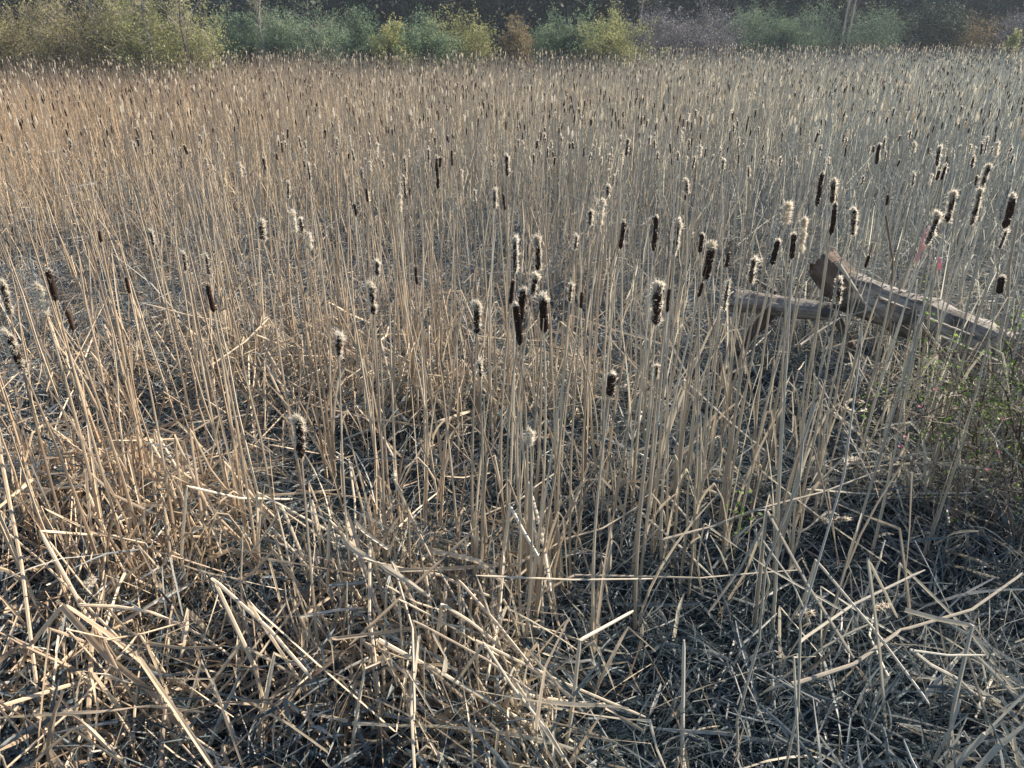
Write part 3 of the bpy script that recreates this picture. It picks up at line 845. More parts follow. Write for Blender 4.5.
for px, py, n_, s_ in CL:
    c = P(px, py, 0)
    for k in range(max(2, int(n_ * .62))):
        spots.append((c[0] + rng.normal(0, s_), c[1] + rng.normal(0, s_), True))
extra = scatter(900, 2.1, 6.2, 1.0, 0.1, 0.64)
extra = keep_heap(extra, 0.35)
for (x, y) in extra[:135]:
    if y < 3.4 and rng.random() < 0.75:
        spots.append((x, y, False))
    else:
        spots.append((x, y, rng.random() < 0.7 and not (x / y > .24 and y > 3.2)))
spots = spots[:300 + 40]
for (x, y, tl) in spots:
    q = (tall if tl else short)[int(rng.integers(0, 8 if tl else 4))]
    s = rng.uniform(0.8, 1.12)
    lx = rng.normal(0.0, 0.04) + (0.05 if x < -1.0 else -0.0)
    loc, rot, scl = (x, y, -0.01 + float(gz(y))), (rng.normal(0, 0.045), -lx * 1.0 if x < -1 else lx, rng.uniform(0, 6.28)), (1, 1, s)
    if not q[1]:
        o = q[0]; o.location = loc; o.rotation_euler = rot; o.scale = scl; q[1] = True
    else:
        o = copy_tree(q[0], loc, rot, scl)
    hz = q[2] * s
    o['label'] = f"{'towering' if hz > 1.5 else 'tall' if hz > 1.2 else 'waist-high' if hz > .9 else 'snapped short' if hz > .5 else 'stubby snapped'} headless tan reed {near_words(x, y)}"
    o['group'] = "headless reed stalks in front" if hz > .9 else "snapped reed stubs in front"
for q in rp:
    if not q[1]:
        q[0].location = (rng.uniform(-2, 2), 4.5, 0)


# ------------------------------------------------------------------ bent and broken reeds, each an object
def bent(ptsz, w=0.014, lab=None, grp=None, tint=None, tube=True, name="bent_reed", cat="bent reed"):
    pts = np.array(ptsz, float)
    base = pts[0].copy(); base[2] = 0 if pts[0][2] < 0.1 else pts[0][2]
    loc = pts - base
    # extra points along each straight piece, kinks stay sharp
    out = [loc[0]]
    bw = np.array([rng.normal(0, .03), rng.normal(0, .03), -.02])
    for a, b in zip(loc[:-1], loc[1:]):
        for t in (0.06, 0.5, 0.94, 1.0):
            out.append(a + (b - a) * t + bw * math.sin(math.pi * t) * np.linalg.norm(b - a))
    out = np.array(out)
    m = MB()
    tn = rng.uniform(0.55, 0.85) if tint is None else tint
    K = len(out)
    if tube:
        rr = w * 0.5 * np.interp(np.linspace(0, 1, K), [0, 1], [1, 0.6])
        for k in range(4, K - 1, 4):
            rr[k] *= 0.75
        m.tubes(out[None], rr[None], np.array([tn]), m=6)
    else:
        m.ribbons(out[None], (w * np.interp(np.linspace(0, 1, K), [0, .9, 1], [1, .9, .4]))[None], rng.uniform(0, 6.28) + np.linspace(0, rng.normal(0, 1.2), K)[None], np.array([tn]), fold=True)
    o = m.build(name, M_STALK if tube else M_LEAF)
    o.location = tuple(base)
    return tag(o, lab, cat, grp)


Q = P
# hand placed ones (pixel, pixel, height of that point)
HB = [
    ([(0, 455, .9), (38, 700, .25), (52, 800, .0)], .016, "long tan stalk crossing the lower left corner"),
    ([(62, 605, .62), (150, 690, .3), (235, 775, .02)], .024, "broad folded leaf running down from the kink at lower left"),
    ([(66, 606, .60), (140, 660, .35), (210, 705, .1)], .020, "second leaf hanging from the same kink at lower left"),
    ([(62, 607, .60), (28, 650, .3), (5, 700, .1)], .018, "leaf falling left from the kink at lower left"),
    ([(35, 710, .35), (70, 760, .1), (95, 790, .02)], .024, "thick pale broken stub in the bottom left corner"),
    ([(78, 605, .4), (150, 612, .36), (215, 645, .2), (280, 700, .05)], .014, "curved pale leaf arching right above the lower left hollow"),
    ([(163, 560, 0), (150, 440, .62), (215, 545, .1)], .015, "tent shaped reed folded down beside the dark left gap"),
    ([(215, 560, 0), (175, 435, .75), (262, 560, .05)], .016, "tall folded reed, taller tent right of the dark left gap"),
    ([(225, 590, 0), (190, 428, .8), (235, 500, .4)], .014, "folded reed close behind the tall tent at left"),
    ([(330, 590, 0), (312, 500, .5), (330, 565, .1)], .016, "upright stub with hooked top left of centre"),
    ([(262, 600, 0), (257, 492, .48), (355, 545, .28)], .015, "reed bent level to the right left of centre"),
    ([(345, 640, 0), (330, 520, .62), (410, 585, .2)], .018, "bright reed folded right over the pale litter heap"),
    ([(376, 640, .58), (410, 700, .35), (452, 790, .02)], .024, "thick broken stalk slanting to the bottom edge at centre left"),
    ([(378, 640, .57), (440, 672, .45), (540, 730, .2)], .018, "long pale leaf slanting right from the centre left break"),
    ([(372, 645, .5), (378, 700, .3), (382, 780, .0)], .018, "upright stalk under the centre left break"),
    ([(437, 718, .3), (500, 745, .2), (560, 790, .05)], .026, "widest flat leaf lying along the bottom edge at centre"),
    ([(320, 745, .15), (355, 752, .12), (392, 765, .05)], .024, "pale thick stub piece by the bottom edge"),
    ([(372, 562, .45), (440, 575, .4), (500, 600, .3)], .018, "bright level leaf on top of the pale litter heap"),
    ([(800, 642, .25), (925, 570, .35)], .015, "upper of two long fallen stalks slanting up at lower right"),
    ([(792, 684, .32), (900, 630, .36), (1022, 573, .4)], .017, "lower, longest fallen stalk slanting up across the lower right"),
    ([(905, 610, .5), (973, 626, .48), (945, 790, .0)], .019, "reed snapped at a right angle near the lower right corner"),
    ([(660, 540, .45), (760, 508, .5), (880, 470, .55)], .012, "thin fallen stalk slanting up towards the twiggy bush"),
    ([(575, 575, .3), (700, 578, .33), (800, 570, .3)], .009, "thin level stalk across the dark water right of centre"),
    ([(935, 790, .1), (985, 735, .3), (1030, 690, .4)], .024, "thick stalk of the bundle in the bottom right corner"),
    ([(955, 790, .15), (1000, 745, .3), (1040, 705, .4)], .022, "second stalk of the bundle in the bottom right corner"),
    ([(915, 790, .0), (948, 735, .2), (960, 700, .3)], .018, "short upright stub in the bottom right corner"),
    ([(912, 650, .5), (960, 680, .3), (985, 700, .2)], .016, "dull leaf folded right at lower right"),
    ([(910, 650, .5), (985, 655, .45)], .010, "thin level leaf meeting the snapped reed at lower right"),
    ([(595, 640, 0), (602, 560, .35), (620, 640, .05)], .014, "small folded reed right of the centre stalks"),
    ([(740, 790, 0), (760, 640, .6), (800, 480, 1.2), (818, 400, 1.4)], .010, "long bare stalk leaning right at lower right"),
    ([(780, 790, 0), (800, 620, .7), (862, 330, 1.5)], .0105, "tallest leaning stalk crossing in front of the log"),
    ([(682, 790, 0), (684, 640, .5)], .018, "thick straight cut stalk at the bottom right of centre"),
    ([(430, 540, .3), (520, 500, .4), (560, 470, .45)], .010, "thin fallen stalk across the dark gap at centre"),
    ([(470, 600, .25), (560, 540, .35), (640, 505, .4)], .012, "slanting stalk right of the central stems"),
    ([(120, 640, .3), (40, 560, .5), (-10, 520, .6)], .012, "slanting leaf at the left edge"),
    ([(640, 512, .35), (720, 585, .1)], .014, "pale leaf slanting down right of the central stems"),
    ([(850, 640, 0.02), (880, 560, .3), (885, 540, .35)], .012, "dull short stalk amid the dark lower right"),
]
for pts, w, lab in HB:
    bent([Q(a, b, c) for a, b, c in pts], w, lab, "bent and broken reeds in front", tube=(w < .0185))
# the other folded reeds of the foreground
cand = keep_heap(scatter(1200, 1.9, 5.2, 1.2, 0.1, 0.66), 0.40)[:262]
for k, (x, y) in enumerate(cand):
    hk = rng.uniform(0.22, 0.72)
    ln, az = abs(rng.normal(0.18, 0.18)), rng.uniform(0, 6.28)
    if x < -0.6 and rng.random() < .6:
        az = rng.normal(2.8, 0.6); ln = rng.uniform(.1, .4)
    top = np.array([x + math.cos(az) * ln * hk, y + math.sin(az) * ln * hk, hk])
    a2 = rng.normal(-0.7, 1.0) if rng.random() < 0.6 else rng.uniform(0, 6.28)
    L2 = rng.uniform(0.25, 0.75)
    drop = min(hk - 0.03, L2 * rng.uniform(0.15, 0.85))
    run = math.sqrt(max(L2 * L2 - drop * drop, 0.01))
    end = top + np.array([math.cos(a2) * run, math.sin(a2) * run, -drop])
    side_ = "to the right" if end[0] - top[0] > .12 else "to the left" if end[0] - top[0] < -.12 else ("away" if end[1] > top[1] else "forward")
    tb = rng.random() < 0.55
    bent([np.array([x, y, 0]), top, end], rng.uniform(.009, .019), f"{'round' if tb else 'flat'} {'knee-high' if hk > .45 else 'low'} reed folded {side_} {near_words(x, y)}",
         "bent and broken reeds in front", tube=tb)


# fluffy heads fallen on the litter
def fallen_head(px, py, z, ln, ang, lab, ring=False):
    c = P(px, py, z); L = ln * mpp(c)
    root = empty("fallen_seed_head", c, lab, "fallen seed head", "fluffy heads fallen on the litter")
    d = np.array([math.cos(ang), math.sin(ang) * 0.6, 0.12])
    ax = np.stack([d * L * (k - 0.5) for k in np.linspace(0, 1, 9)])
    if ring:
        a = np.linspace(0.5, 5.9, 9)
        ax = np.stack([np.cos(a) * L * 0.5, np.sin(a) * L * 0.28, 0.02 * np.sin(a)], -1)
    m = MB(); head_core(m, ax, 0.006 if not ring else .004, 0.95, 0.2); m.build("core", M_HEAD, root, smooth=True)
    m = MB(); fluff(m, ax, .008, 500, 0.014, 0.003, 0.2); m.build("fluff", M_FLUFF, root)


fallen_head(855, 406, .75, 22, 0.3, "pale ring of cattail fluff caught in twigs left of the green bush", True)
fallen_head(850, 461, .6, 18, 0.7, "small slanted clump of cattail fluff below the pale ring")
fallen_head(835, 520, .4, 24, 0.0, "level cream cattail head lying on fallen stalks at right")
fallen_head(804, 615, .35, 17, 0.2, "small round tuft of cattail fluff near the crossing fallen stalks")
fallen_head(880, 607, .4, 20, 0.4, "dull cattail head lying beside the snapped right-angle reed")
fallen_head(90, 582, .5, 16, 1.4, "cream tuft of cattail fluff in the left foreground litter")


# ------------------------------------------------------------------ fallen logs
def log_mesh(A, B, r0, r1, seed, jag=0.0, m=26, K=36, flatten=1.0, bark=0.045):
    """a log along local +x from A to B: uneven rings with long ridges, ragged ends"""
    r_ = np.random.default_rng(seed)
    L = np.linalg.norm(np.array(B) - np.array(A))
    t = np.linspace(0, 1, K); a = np.linspace(0, 2 * np.pi, m, endpoint=False)
    ridges = r_.normal(0, bark, m)
    rad = np.interp(t, [0, 1], [r0, r1])[:, None] * (1 + ridges[None] + 0.05 * np.sin(t * 9 + seed)[:, None] + r_.normal(0, 0.02, (K, m)))
    for q in range(14):   # knots and hollows
        tc, ac = r_.random(), r_.uniform(0, 6.28)
        dd = np.exp(-((t[:, None] - tc) / 0.05) ** 2 - ((np.angle(np.exp(1j * (a[None] - ac)))) / 0.4) ** 2)
        rad *= 1 + r_.uniform(-0.28, 0.2) * dd
    x = t[:, None] * L + 0 * a[None]
    j = r_.normal(0, jag, m); j2 = r_.normal(0, jag * 0.7, m)
    x = x + np.where(t < 0.12, 1 - t / 0.12, 0)[:, None] * j[None] + np.where(t > 0.9, (t - .9) * 10, 0)[:, None] * j2[None]
    V = np.stack([x, rad * np.cos(a)[None], rad * np.sin(a)[None] * flatten], -1)
    # hollow, sunken ends
    e0 = V[0] * [1, .62, .62] + [0.05, 0, 0]; e1 = V[-1] * [1, .62, .62] - [0.05, 0, 0]
    c0 = V[0] * [1, .02, .02] + [0.09, 0, 0]; c1 = V[-1] * [1, .02, .02] - [0.09, 0, 0]
    V = np.concatenate([c0[None], e0[None], V, e1[None], c1[None]])
    K2 = K + 4
    idx = np.arange(K2 * m).reshape(K2, m); nx = np.roll(idx, -1, 1)
    mb_ = MB(); mb_._add(V, np.stack([idx[:-1], nx[:-1], nx[1:], idx[1:]], -1), np.full(K2 * m, .5))
    return mb_


def place_log(root, mb_, name, A, B, mat):
    o = mb_.build(name, mat, root, smooth=True)
    o.location = tuple(np.array(A) - np.array(root.location))
    d = Vector(tuple(np.array(B) - np.array(A)))
    o.rotation_euler = d.to_track_quat('X', 'Z').to_euler()
    return o


LA, LB, LC = P(846, 290, .58), P(1006, 352, .34), P(820, 262, .74)
root = empty("fallen_log", (LB[0], LB[1], 0), "large weathered grey log with split bark lying across the reeds at right", "log")
place_log(root, log_mesh(LA, LB, .155, .16, 3, 0.03), "trunk", LA, LB, M_LOG)
place_log(root, log_mesh(LC, LA + (LA - LC) * .25, .125, .15, 5, 0.012, flatten=1.0), "broken_end", LC, LA + (LA - LC) * .25, M_LOGB)
for (a, b, r) in [((836, 318, .35), (866, 368, .05), .035), ((868, 368, .16), (925, 352, .22), .05), ((905, 372, .08), (850, 382, .05), .045)]:
    pa, pb = P(*a), P(*b)
    place_log(root, log_mesh(pa, pb, r, r * .8, int(a[0]), 0.01, m=10, K=10), "branch", pa, pb, M_LOGB)
# slabs of bark that stand proud along the top
for (px, py, z, l) in [(948, 326, .62, .34), (893, 303, .70, .2)]:
    c = P(px, py, z)
    d = (LB - LA) / np.linalg.norm(LB - LA)
    place_log(root, log_mesh(c, c + d * l, .022, .012, px, .03, m=8, K=10, flatten=.5), "bark_strip", c - d * l / 2, c + d * l / 2, M_LOG)

SA, SB = P(732, 300, .50), P(832, 312, .50)
root = empty("small_log", (SA[0], SA[1], 0), "smaller grey cut log left of the big log, half hidden by stalks", "log")
place_log(root, log_mesh(SA, SB, .085, .07, 9, 0.01), "trunk", SA, SB, M_LOG)
pa, pb = P(782, 300, .5), P(735, 352, .1)
place_log(root, log_mesh(pa, pb, .05, .04, 4, .02, m=12, K=14), "branch", pa, pb, M_LOGB)
pa, pb = P(775, 292, .62), P(748, 276, .72)
place_log(root, log_mesh(pa, pb, .02, .012, 6, .01, m=8, K=8), "branch", pa, pb, M_LOG)

# pale crooked sticks that lean on the logs
for pts, w, lab in [([(838, 262, .9), (862, 300, .6), (880, 318, .45)], .03, "splintered pale stick standing on the log's broken end"),
                    ([(886, 215, 1.3), (893, 260, 1.0), (890, 330, .5), (880, 390, .1)], .018, "thin dark crooked sapling stem in front of the log"),
                    ([(800, 345, .4), (840, 318, .5), (885, 305, .62)], .02, "pale stick leaning up against the big log"),
                    ([(1005, 365, .45), (1022, 340, .6), (1032, 330, .7)], .035, "torn yellowish splinter at the log's right end"),
                    ([(996, 372, .3), (1008, 300, .8), (1018, 220, 1.4)], .03, "grey bare sapling stem at the right edge")]:
    o = bent([Q(a, b, c) for a, b, c in pts], w, lab, None, tube=True, name="dead_stick", cat="stick")
    o.data.materials[0] = M_CANE if "dark" in lab else M_PALE


# pink marker tapes
def tape(pts, w, m_, lab):
    pts = [P(*p) for p in pts]
    base = pts[0]
    m = MB()
    Pn = np.array([p - base for p in pts])[None]
    m.ribbons(Pn, np.full((1, len(pts)), w), np.array([1.4]), np.array([.5]), fold=True)
    o = m.build("marker_tape", m_)
    o.location = tuple(base)
    md = o.modifiers.new("thick", 'SOLIDIFY'); md.thickness = 0.0012
    tag(o, lab, "marker tape", None)


tape([(930, 226, 1.42), (924, 236, 1.37), (921, 248, 1.31), (916, 262, 1.24)], .022, M_TAPE, "faded pink tape hanging from a cattail behind the log")
tape([(926, 232, 1.40), (927, 240, 1.36), (924, 250, 1.30)], .016, M_TAPE, "shorter pale pink tape end beside the faded hanging tape")
tape([(937, 258, 1.29), (939, 263, 1.27), (938, 270, 1.23)], .024, M_TAPE2, "bright pink tape tied to the top of a thin stake")
bent([Q(918, 400, 0.12), Q(928, 330, .8), Q(938, 260, 1.31)], .018, "thin tan stake topped by bright pink tape behind the log", None, name="stake", cat="stake", tint=.7)

# ------------------------------------------------------------------ twiggy flowering bush at the right edge
bc = P(985, 520, 0)
bush_root = empty("twiggy_bush", (bc[0], bc[1], 0), "tangled thorny bush with small green leaves and pink blossoms at the right edge", "bush")
tips = []
for k in range(30):
    s = np.array([rng.normal(0.25, 0.22), rng.normal(0, 0.25), 0])
    az = rng.normal(math.pi, 0.9) if k % 3 else rng.uniform(0, 6.28)
    R_, Hh = rng.uniform(0.3, 0.85), rng.uniform(0.5, 1.15)
    t = np.linspace(0, 1, 9)
    p = s + np.stack([np.cos(az) * R_ * t ** 1.4, np.sin(az) * R_ * t ** 1.4 * .8, Hh * np.sin(t * rng.uniform(1.5, 2.5))], -1)
    p[1:, :] += rng.normal(0, 0.014, (8, 3))
    m = MB(); m.tubes(p[None], np.linspace(.005, .0018, 9)[None], [rng.random()], m=5)
    tw = []
    for q in range(22):
        i = rng.integers(2, 8)
        d = norm(rng.normal(size=3) + [0, 0, .2]); l = rng.uniform(0.06, 0.28)
        a_ = p[i]; b_ = a_ + d * l * .5; c_ = b_ + norm(d + rng.normal(0, .5, 3)) * l * .5
        tw.append([a_, b_, c_]); tips.append(c_); tips.append(b_)
    m.tubes(np.array(tw), [[.0018, .0014, .0009]], rng.random(len(tw)), m=4, cap=False)
    m.build("cane", M_CANE, bush_root)
tips = np.array(tips)
m = MB()
sel = tips[rng.random(len(tips)) < 0.65]
Cc = (sel[:, None] + rng.normal(0, .014, (len(sel), 4, 3))).reshape(-1, 3)
m.leaves(Cc, rng.uniform(.006, .016, len(Cc)), rng.random(len(Cc)))
tag(m.build("foliage", M_GREEN, bush_root), kind="stuff")
m = MB()
tw = []
for q in range(1300):    # fine dead tangle inside the bush
    a_ = np.array([rng.normal(0.15, .38), rng.normal(0, .3), rng.uniform(.1, .95)])
    d = norm(rng.normal(size=3)); l = rng.uniform(.06, .26)
    tw.append([a_, a_ + d * l * .5, a_ + d * l * .5 + norm(d + rng.normal(0, .4, 3)) * l * .5])
m.tubes(np.array(tw), [[.0016, .0014, .001]], rng.random(len(tw)), m=3, cap=False)
tag(m.build("dead_twigs", M_CANE, bush_root), kind="stuff")
for (px, py, z) in [(900, 447, .7), (920, 407, .8), (1001, 420, .75), (998, 452, .65), (987, 470, .6), (905, 437, .72), (935, 390, .9)]:
    c = P(px, py, z) - np.array([bc[0], bc[1], 0])
    m = MB()
    for k in range(5):
        a = k * 1.257
        d = np.array([math.cos(a), math.sin(a), .5]); e = norm(np.cross(d, [0, 0, 1]))
        v = np.array([[0, 0, 0], d * .005 + e * .004, d * .010, d * .005 - e * .004])
        m._add(v, np.array([[0, 1, 2, 3]]), np.full(4, .5))
    o = m.build("blossom", M_PINK, bush_root)
    o.location = tuple(c)

# a few green sprigs beside the log
for (px, py, z, lab) in [(928, 378, .35, "small fresh green sprig beneath the big log"), (905, 388, .3, "green sprig left of the sprig beneath the log"), (866, 420, .4, "loose green sprig left of the flowering bush"),
                         (1018, 308, 1.0, "green leafy twig at the right edge above the log"), (735, 515, .5, "tiny green shoot among the stalks right of centre")]:
    c = P(px, py, z)
    root = empty("green_sprig", (c[0], c[1], 0), lab, "sprig", "fresh green sprigs")
    m = MB(); p = np.array([[0, 0, 0], [.01, 0, z * .5], [0.0, 0, z], [.03, .0, z + .12]]); m.tubes(p[None], [[.003, .0025, .002, .001]], [.6], m=5); m.build("stem", M_CANE, root)
    m = MB(); C_ = rng.normal(0, 1, (34, 3)) * [.035, .03, .07] + [0.01, 0, z + .02]; m.leaves(C_, rng.uniform(.008, .018, 34), rng.random(34)); m.build("leaves", M_GREEN, root)


# ------------------------------------------------------------------ bushes and trees behind the marsh
def woody(name, cat, label, group, x, y, w, h, mleaf, mbark, nbr=26, ntw=14, nleaf=9, lsize=.05, trunk=0.0, dens=1.0, spread=1.0, z0=0.0, tr=.012):
    """shrub or tree: limbs fan out from the base (or the trunk) to an uneven crown; twigs; leaf sized faces along the twigs"""
    root = empty(name, (x, y, -0.24), label, cat, group)
    tt = np.linspace(0, 1, 6)
    n = nbr
    if trunk:
        s0 = np.stack([0 * np.zeros(n), np.zeros(n), trunk * h * rng.uniform(0.25, 1.0, n)], -1)
    else:
        s0 = np.stack([rng.normal(0, w * .10, n), rng.normal(0, w * .10, n), np.zeros(n)], -1)
    a = rng.uniform(0, 6.28, n)
    lob = 0.72 + 0.28 * np.sin(a * 3 + rng.uniform(0, 6)) + rng.normal(0, .12, n)
    u = rng.random(n) ** 0.5
    ex = np.stack([np.cos(a) * u * w * .5 * lob, np.sin(a) * u * w * .5 * lob, h * (np.sqrt(np.maximum(0, 1 - (u * .85) ** 2)) * rng.uniform(.65, 1.02, n))], -1)
    if trunk:
        ex[:, 2] = np.maximum(ex[:, 2], s0[:, 2] * .9 + .1)
    p = s0[:, None] + (ex - s0)[:, None] * tt[None, :, None]
    p[:, :, :2] -= (ex - s0)[:, None, :2] * (np.sin(tt * np.pi) * .16)[None, :, None]
    p[:, 1:] += rng.normal(0, .02 * w, (n, 5, 3)) * .6
    m = MB()
    if trunk:
        tp = np.stack([rng.normal(0, .04, 7), rng.normal(0, .04, 7), np.linspace(-.05, h * .92, 7)], -1); tp[0, :2] = 0
        mt = MB()
        mt.tubes(tp[None], np.linspace(tr * 6, tr * 1.4, 7)[None], [rng.random()], m=8)
        mt.build("trunk", mbark, root, smooth=True)
        m.tubes(p, np.linspace(tr * 1.6, tr * .3, 6)[None], rng.random(n), m=4, cap=False)
    else:
        m.tubes(p, np.linspace(tr, tr * .3, 6)[None], rng.random(n), m=4, cap=False)
    # twigs
    bi = rng.integers(0, n, n * ntw); ti = rng.uniform(.3, 1, n * ntw) * 5
    i0 = np.minimum(ti.astype(int), 4); fr = (ti - i0)[:, None]
    st_ = p[bi, i0] * (1 - fr) + p[bi, i0 + 1] * fr
    d = norm(rng.normal(size=st_.shape) * [1, 1, .7] + norm(st_ * [1, 1, .3]) * .6 + [0, 0, .55])
    L = rng.uniform(.06, .2, len(st_))[:, None] * (w + h) * .5 * .9 * spread
    tw = np.stack([st_, st_ + d * L * .5, st_ + d * L + rng.normal(0, .04, st_.shape)], 1)
    m.tubes(tw, np.array([[tr * .32, tr * .26, tr * .16]]), rng.random(len(tw)), m=3, cap=False)
    m.build("limbs" if trunk else "stems", mbark, root)
    m = MB()
    k = int(len(tw) * nleaf * dens)
    j = rng.integers(0, len(tw), k); f2 = rng.uniform(.2, 1.1, k)[:, None]
    C = tw[j, 0] + (tw[j, 2] - tw[j, 0]) * f2 + rng.normal(0, .04 * (w + h) * .25, (k, 3))
    C[:, 2] = np.maximum(C[:, 2], .05)
    m.leaves(C, rng.uniform(.5, 1.3, k) * lsize, np.clip(rng.normal(.5, .14, k) + .6 * (vnoise(C[:, 0] + x, C[:, 2] * 1.3 + y, 2.2, 8) - .5), 0, 1))
    m.build("crown" if trunk else "foliage", mleaf, root)
    return root


def bx(px, Y):
    u = (px - 512) / F
    return u * (Y * math.cos(PITCH) + (H_CAM - 1.5) * math.sin(PITCH))


GB = "bushes along the far edge of the marsh"
# pixel x, distance, pixel width, height, leaf material, bark, leaves, label
BUSH = [
    (15, 21.5, 75, 2.7, M_OLIVE, M_PALE, .75, "olive brown bush at the far left edge of the marsh"),
    (62, 20.8, 90, 2.9, M_OLIVE, M_PALE, .65, "broad olive bush second from the left"),
    (112, 20.3, 85, 3.1, M_OLIVE, M_PALE, .65, "tallest brownish willow bush at far left"),
    (150, 19.8, 80, 3.0, M_YELLOW, M_PALE, .8, "yellowish willow bush nearest to the reeds at left"),
    (192, 20.5, 60, 2.7, M_YELLOW, M_PALE, .5, "thin yellow-grey bush at the right end of the left thicket"),
    (235, 26.0, 55, 2.9, M_BLUEG, M_CANE, 1.0, "blue-green bush just right of the left thicket"),
    (275, 26.2, 60, 2.9, M_BLUEG, M_PALE, 1.0, "blue-green bush with pale stems behind the reeds at left"),
    (318, 26.0, 65, 2.85, M_BLUEG, M_PALE, .8, "round pale green bush over a dark hollow"),
    (366, 22.8, 55, 2.75, M_BLUEG, M_CANE, 1.1, "dull green bush left of the bright yellow shrub"),
    (392, 22.0, 30, 2.55, M_YELLOW, M_PALE, 1.6, "small bright yellow-green shrub against the dull green bushes"),
    (428, 22.6, 60, 2.7, M_BLUEG, M_CANE, 1.1, "dull green bush right of the bright yellow shrub"),
    (463, 23.5, 60, 2.9, M_YELLOW, M_CANE, .9, "yellow tinged green bush left of the rusty shrub"),
    (516, 22.5, 34, 2.6, M_RUST, M_PALE, .9, "small rusty brown shrub in the middle of the far edge"),
    (553, 23.5, 50, 2.75, M_BLUEG, M_CANE, 1.0, "green bush right of the rusty shrub"),
    (583, 23.5, 45, 2.8, M_BLUEG, M_PALE, 1.0, "green bush second right of the rusty shrub"),
    (613, 22.6, 60, 2.75, M_YELLOW, M_PALE, 1.2, "yellow-green bush left of the purple-grey thicket"),
    (662, 28.0, 70, 2.9, M_GREY, M_PALE, .8, "left half of the bare purple-grey thicket"),
    (705, 28.5, 75, 3.0, M_GREY, M_PALE, .8, "right half of the bare purple-grey thicket"),
    (755, 29.5, 70, 3.1, M_BLUEG, M_PALE, .9, "grey-green bush right of the purple-grey thicket"),
    (788, 29.0, 40, 2.7, M_BLUEG, M_PALE, 1.3, "small green shrub left of the pale trunks"),
    (815, 30.0, 55, 3.2, M_BLUEG, M_PALE, .6, "sparse grey-green bush behind the pale trunks"),
    (880, 30.0, 70, 3.2, M_BLUEG, M_PALE, .6, "sparse grey-green bush right of the pale trunks"),
    (930, 30.0, 70, 3.3, M_EVER, M_CANE, 1.4, "dark evergreen bush near the right edge"),
    (975, 29.5, 60, 2.8, M_RUST, M_CANE, .4, "brown-grey bare bush right of the evergreen bush"),
    (1022, 29.0, 60, 2.9, M_GREY, M_PALE, .9, "grey bush at the far right edge of the marsh"),
    (1014, 25.5, 14, 1.9, M_YELLOW, M_PALE, 1.6, "small yellow sprig rising from the reeds at far right"),
]
for (px, Y_, wpx, h, ml, mk, dn, lab) in BUSH:
    Y_ *= 1.42
    w = wpx / F * Y_ * 1.55
    woody("bush", "bush", lab, GB, bx(px, Y_), Y_, w, h * (1.30 if px < 200 else 1.10), ml, mk, nbr=int(26 + w * 9), ntw=15, nleaf=11, lsize=.044, dens=dn * 1.5)
for (px, Y_, wpx, h, ml) in [(-60, 21.5, 90, 3.0, M_OLIVE), (1085, 29, 80, 3.0, M_GREY)]:
    Y_ *= 1.42
    w = wpx / F * Y_ * 1.5
    woody("bush", "bush", "bush just past the %s end of the far edge" % ("left" if px < 0 else "right"), GB, bx(px, Y_), Y_, w, h, ml, M_CANE, nbr=30, dens=.9)

# young bare trees with pale trunks in the bushes
for (px, Y_, h, lab) in [(152, 27.4, 5.6, "thin pale sapling with forked twigs in front of the left thicket"), (187, 27.8, 5.4, "second thin pale sapling near the left thicket's right end"),
                         (100, 28.4, 5.8, "thin bare sapling amid the olive bushes"), (262, 36.2, 5.5, "pale thin sapling before the blue-green bushes"), (843, 41.9, 8.0, "pale trunked young tree, left of a pair at right"),
                         (849, 42.3, 8.3, "pale trunked young tree, right of a pair at right"), (640, 44, 7.5, "thin grey sapling behind the purple-grey thicket")]:
    woody("sapling", "sapling", lab, "young pale trees at the marsh edge", bx(px, Y_), Y_, 1.8, h, M_OLIVE, M_PALE, nbr=18, ntw=8, nleaf=2, trunk=.9, lsize=.045, tr=.009)

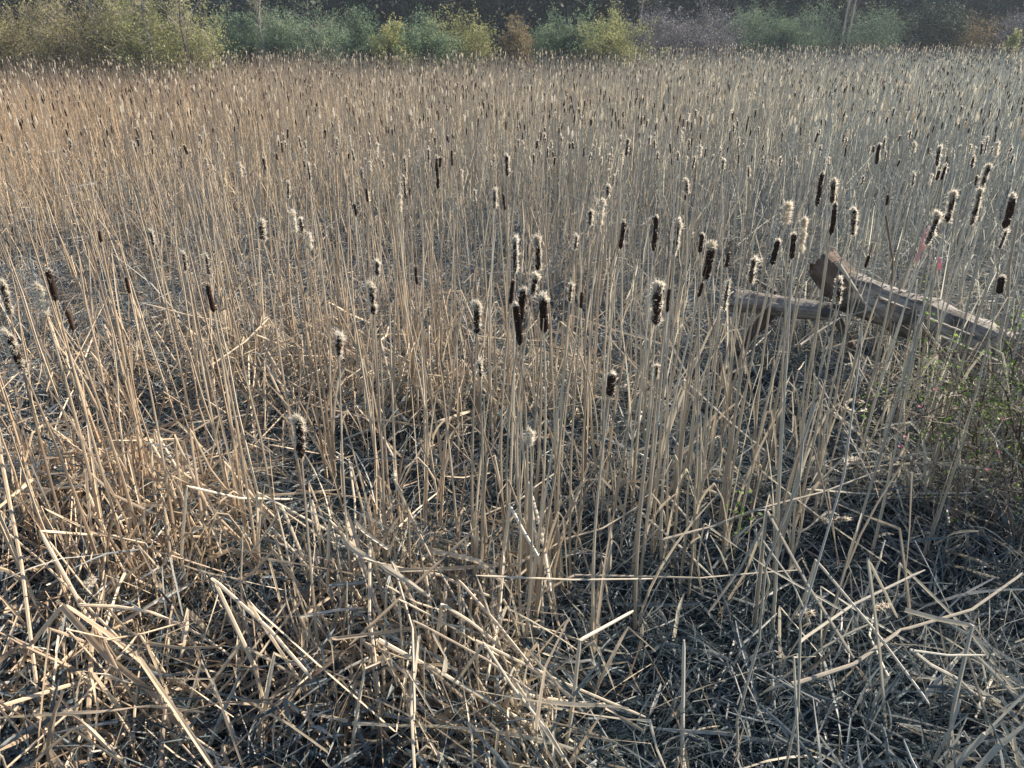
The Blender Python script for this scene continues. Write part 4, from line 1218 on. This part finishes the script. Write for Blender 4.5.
# woodland behind, each tree on its own
GT = "trees of the wood behind the bushes"
k = 0
TX = []
for row, (Yr, n_) in enumerate([(50, 20), (56, 20), (63, 18)]):
    for i in range(n_):
        px = -80 + (i + rng.uniform(.1, .9)) * 1190 / n_
        Y_ = Yr + rng.uniform(-1.5, 2)
        ever = rng.random() < (0.65 if (px < 90 or 340 < px < 640 or 880 < px < 980) else 0.3)
        hh = rng.uniform(6.5, 8.5) + row * 1.2
        fw = next(w for a, b, w in FAR if a <= px < b).replace("before", "behind")
        lab = f"{'dark evergreen' if ever else 'bare grey-green'} {['front-row', 'middle-row', 'back-row'][row]} tree in the wood {fw}"
        woody("evergreen_tree" if ever else "woodland_tree", "tree", lab, GT, bx(px, Y_), Y_, rng.uniform(3.6, 5.2), hh, M_EVER if ever else M_WOOD,
              M_DARKBARK if (ever and rng.random() < .6) else M_PALE, nbr=48, ntw=9, nleaf=7 if ever else 4, trunk=.75, lsize=.16 if ever else .11, tr=.018)
m = MB()
n_ = 210000
X_ = rng.uniform(-66, 66, n_); Y_ = rng.uniform(49, 80, n_)
Hh_ = 3.4 + 3.0 * vnoise(X_, Y_, .35, 21) + (Y_ - 49) * .14
m.leaves(np.stack([X_, Y_, rng.random(n_) ** .8 * Hh_ - .3], -1), rng.uniform(.14, .30, n_) * (1 + (Y_ - 49) * .04), rng.random(n_))
tag(m.build("undergrowth", M_WOOD), "dense shadowy undergrowth of the wood behind the bushes", "undergrowth", kind="stuff")

# ------------------------------------------------------------------ thin spring haze over the marsh
hz = MB()
x0, x1, y0, y1, z0_, z1 = -950, 950, -320, 1650, -2, 16
v = np.array([[x, y, z] for z in (z0_, z1) for y in (y0, y1) for x in (x0, x1)], float)
hz._add(v, np.array([[0, 2, 3, 1], [4, 5, 7, 6], [0, 1, 5, 4], [2, 6, 7, 3], [0, 4, 6, 2], [1, 3, 7, 5]]), np.zeros(8))
mh = bpy.data.materials.new("haze_air"); mh.use_nodes = True
nt = mh.node_tree
for n in list(nt.nodes): nt.nodes.remove(n)
pv = nt.nodes.new("ShaderNodeVolumePrincipled"); pv.inputs['Color'].default_value = (0.72, 0.82, 0.95, 1); pv.inputs['Density'].default_value = 0.0011; pv.inputs['Anisotropy'].default_value = 0.2
ou = nt.nodes.new("ShaderNodeOutputMaterial"); nt.links.new(pv.outputs[0], ou.inputs['Volume'])
tag(hz.build("haze", mh), "thin bluish haze in the air over the marsh", "haze", kind="stuff")
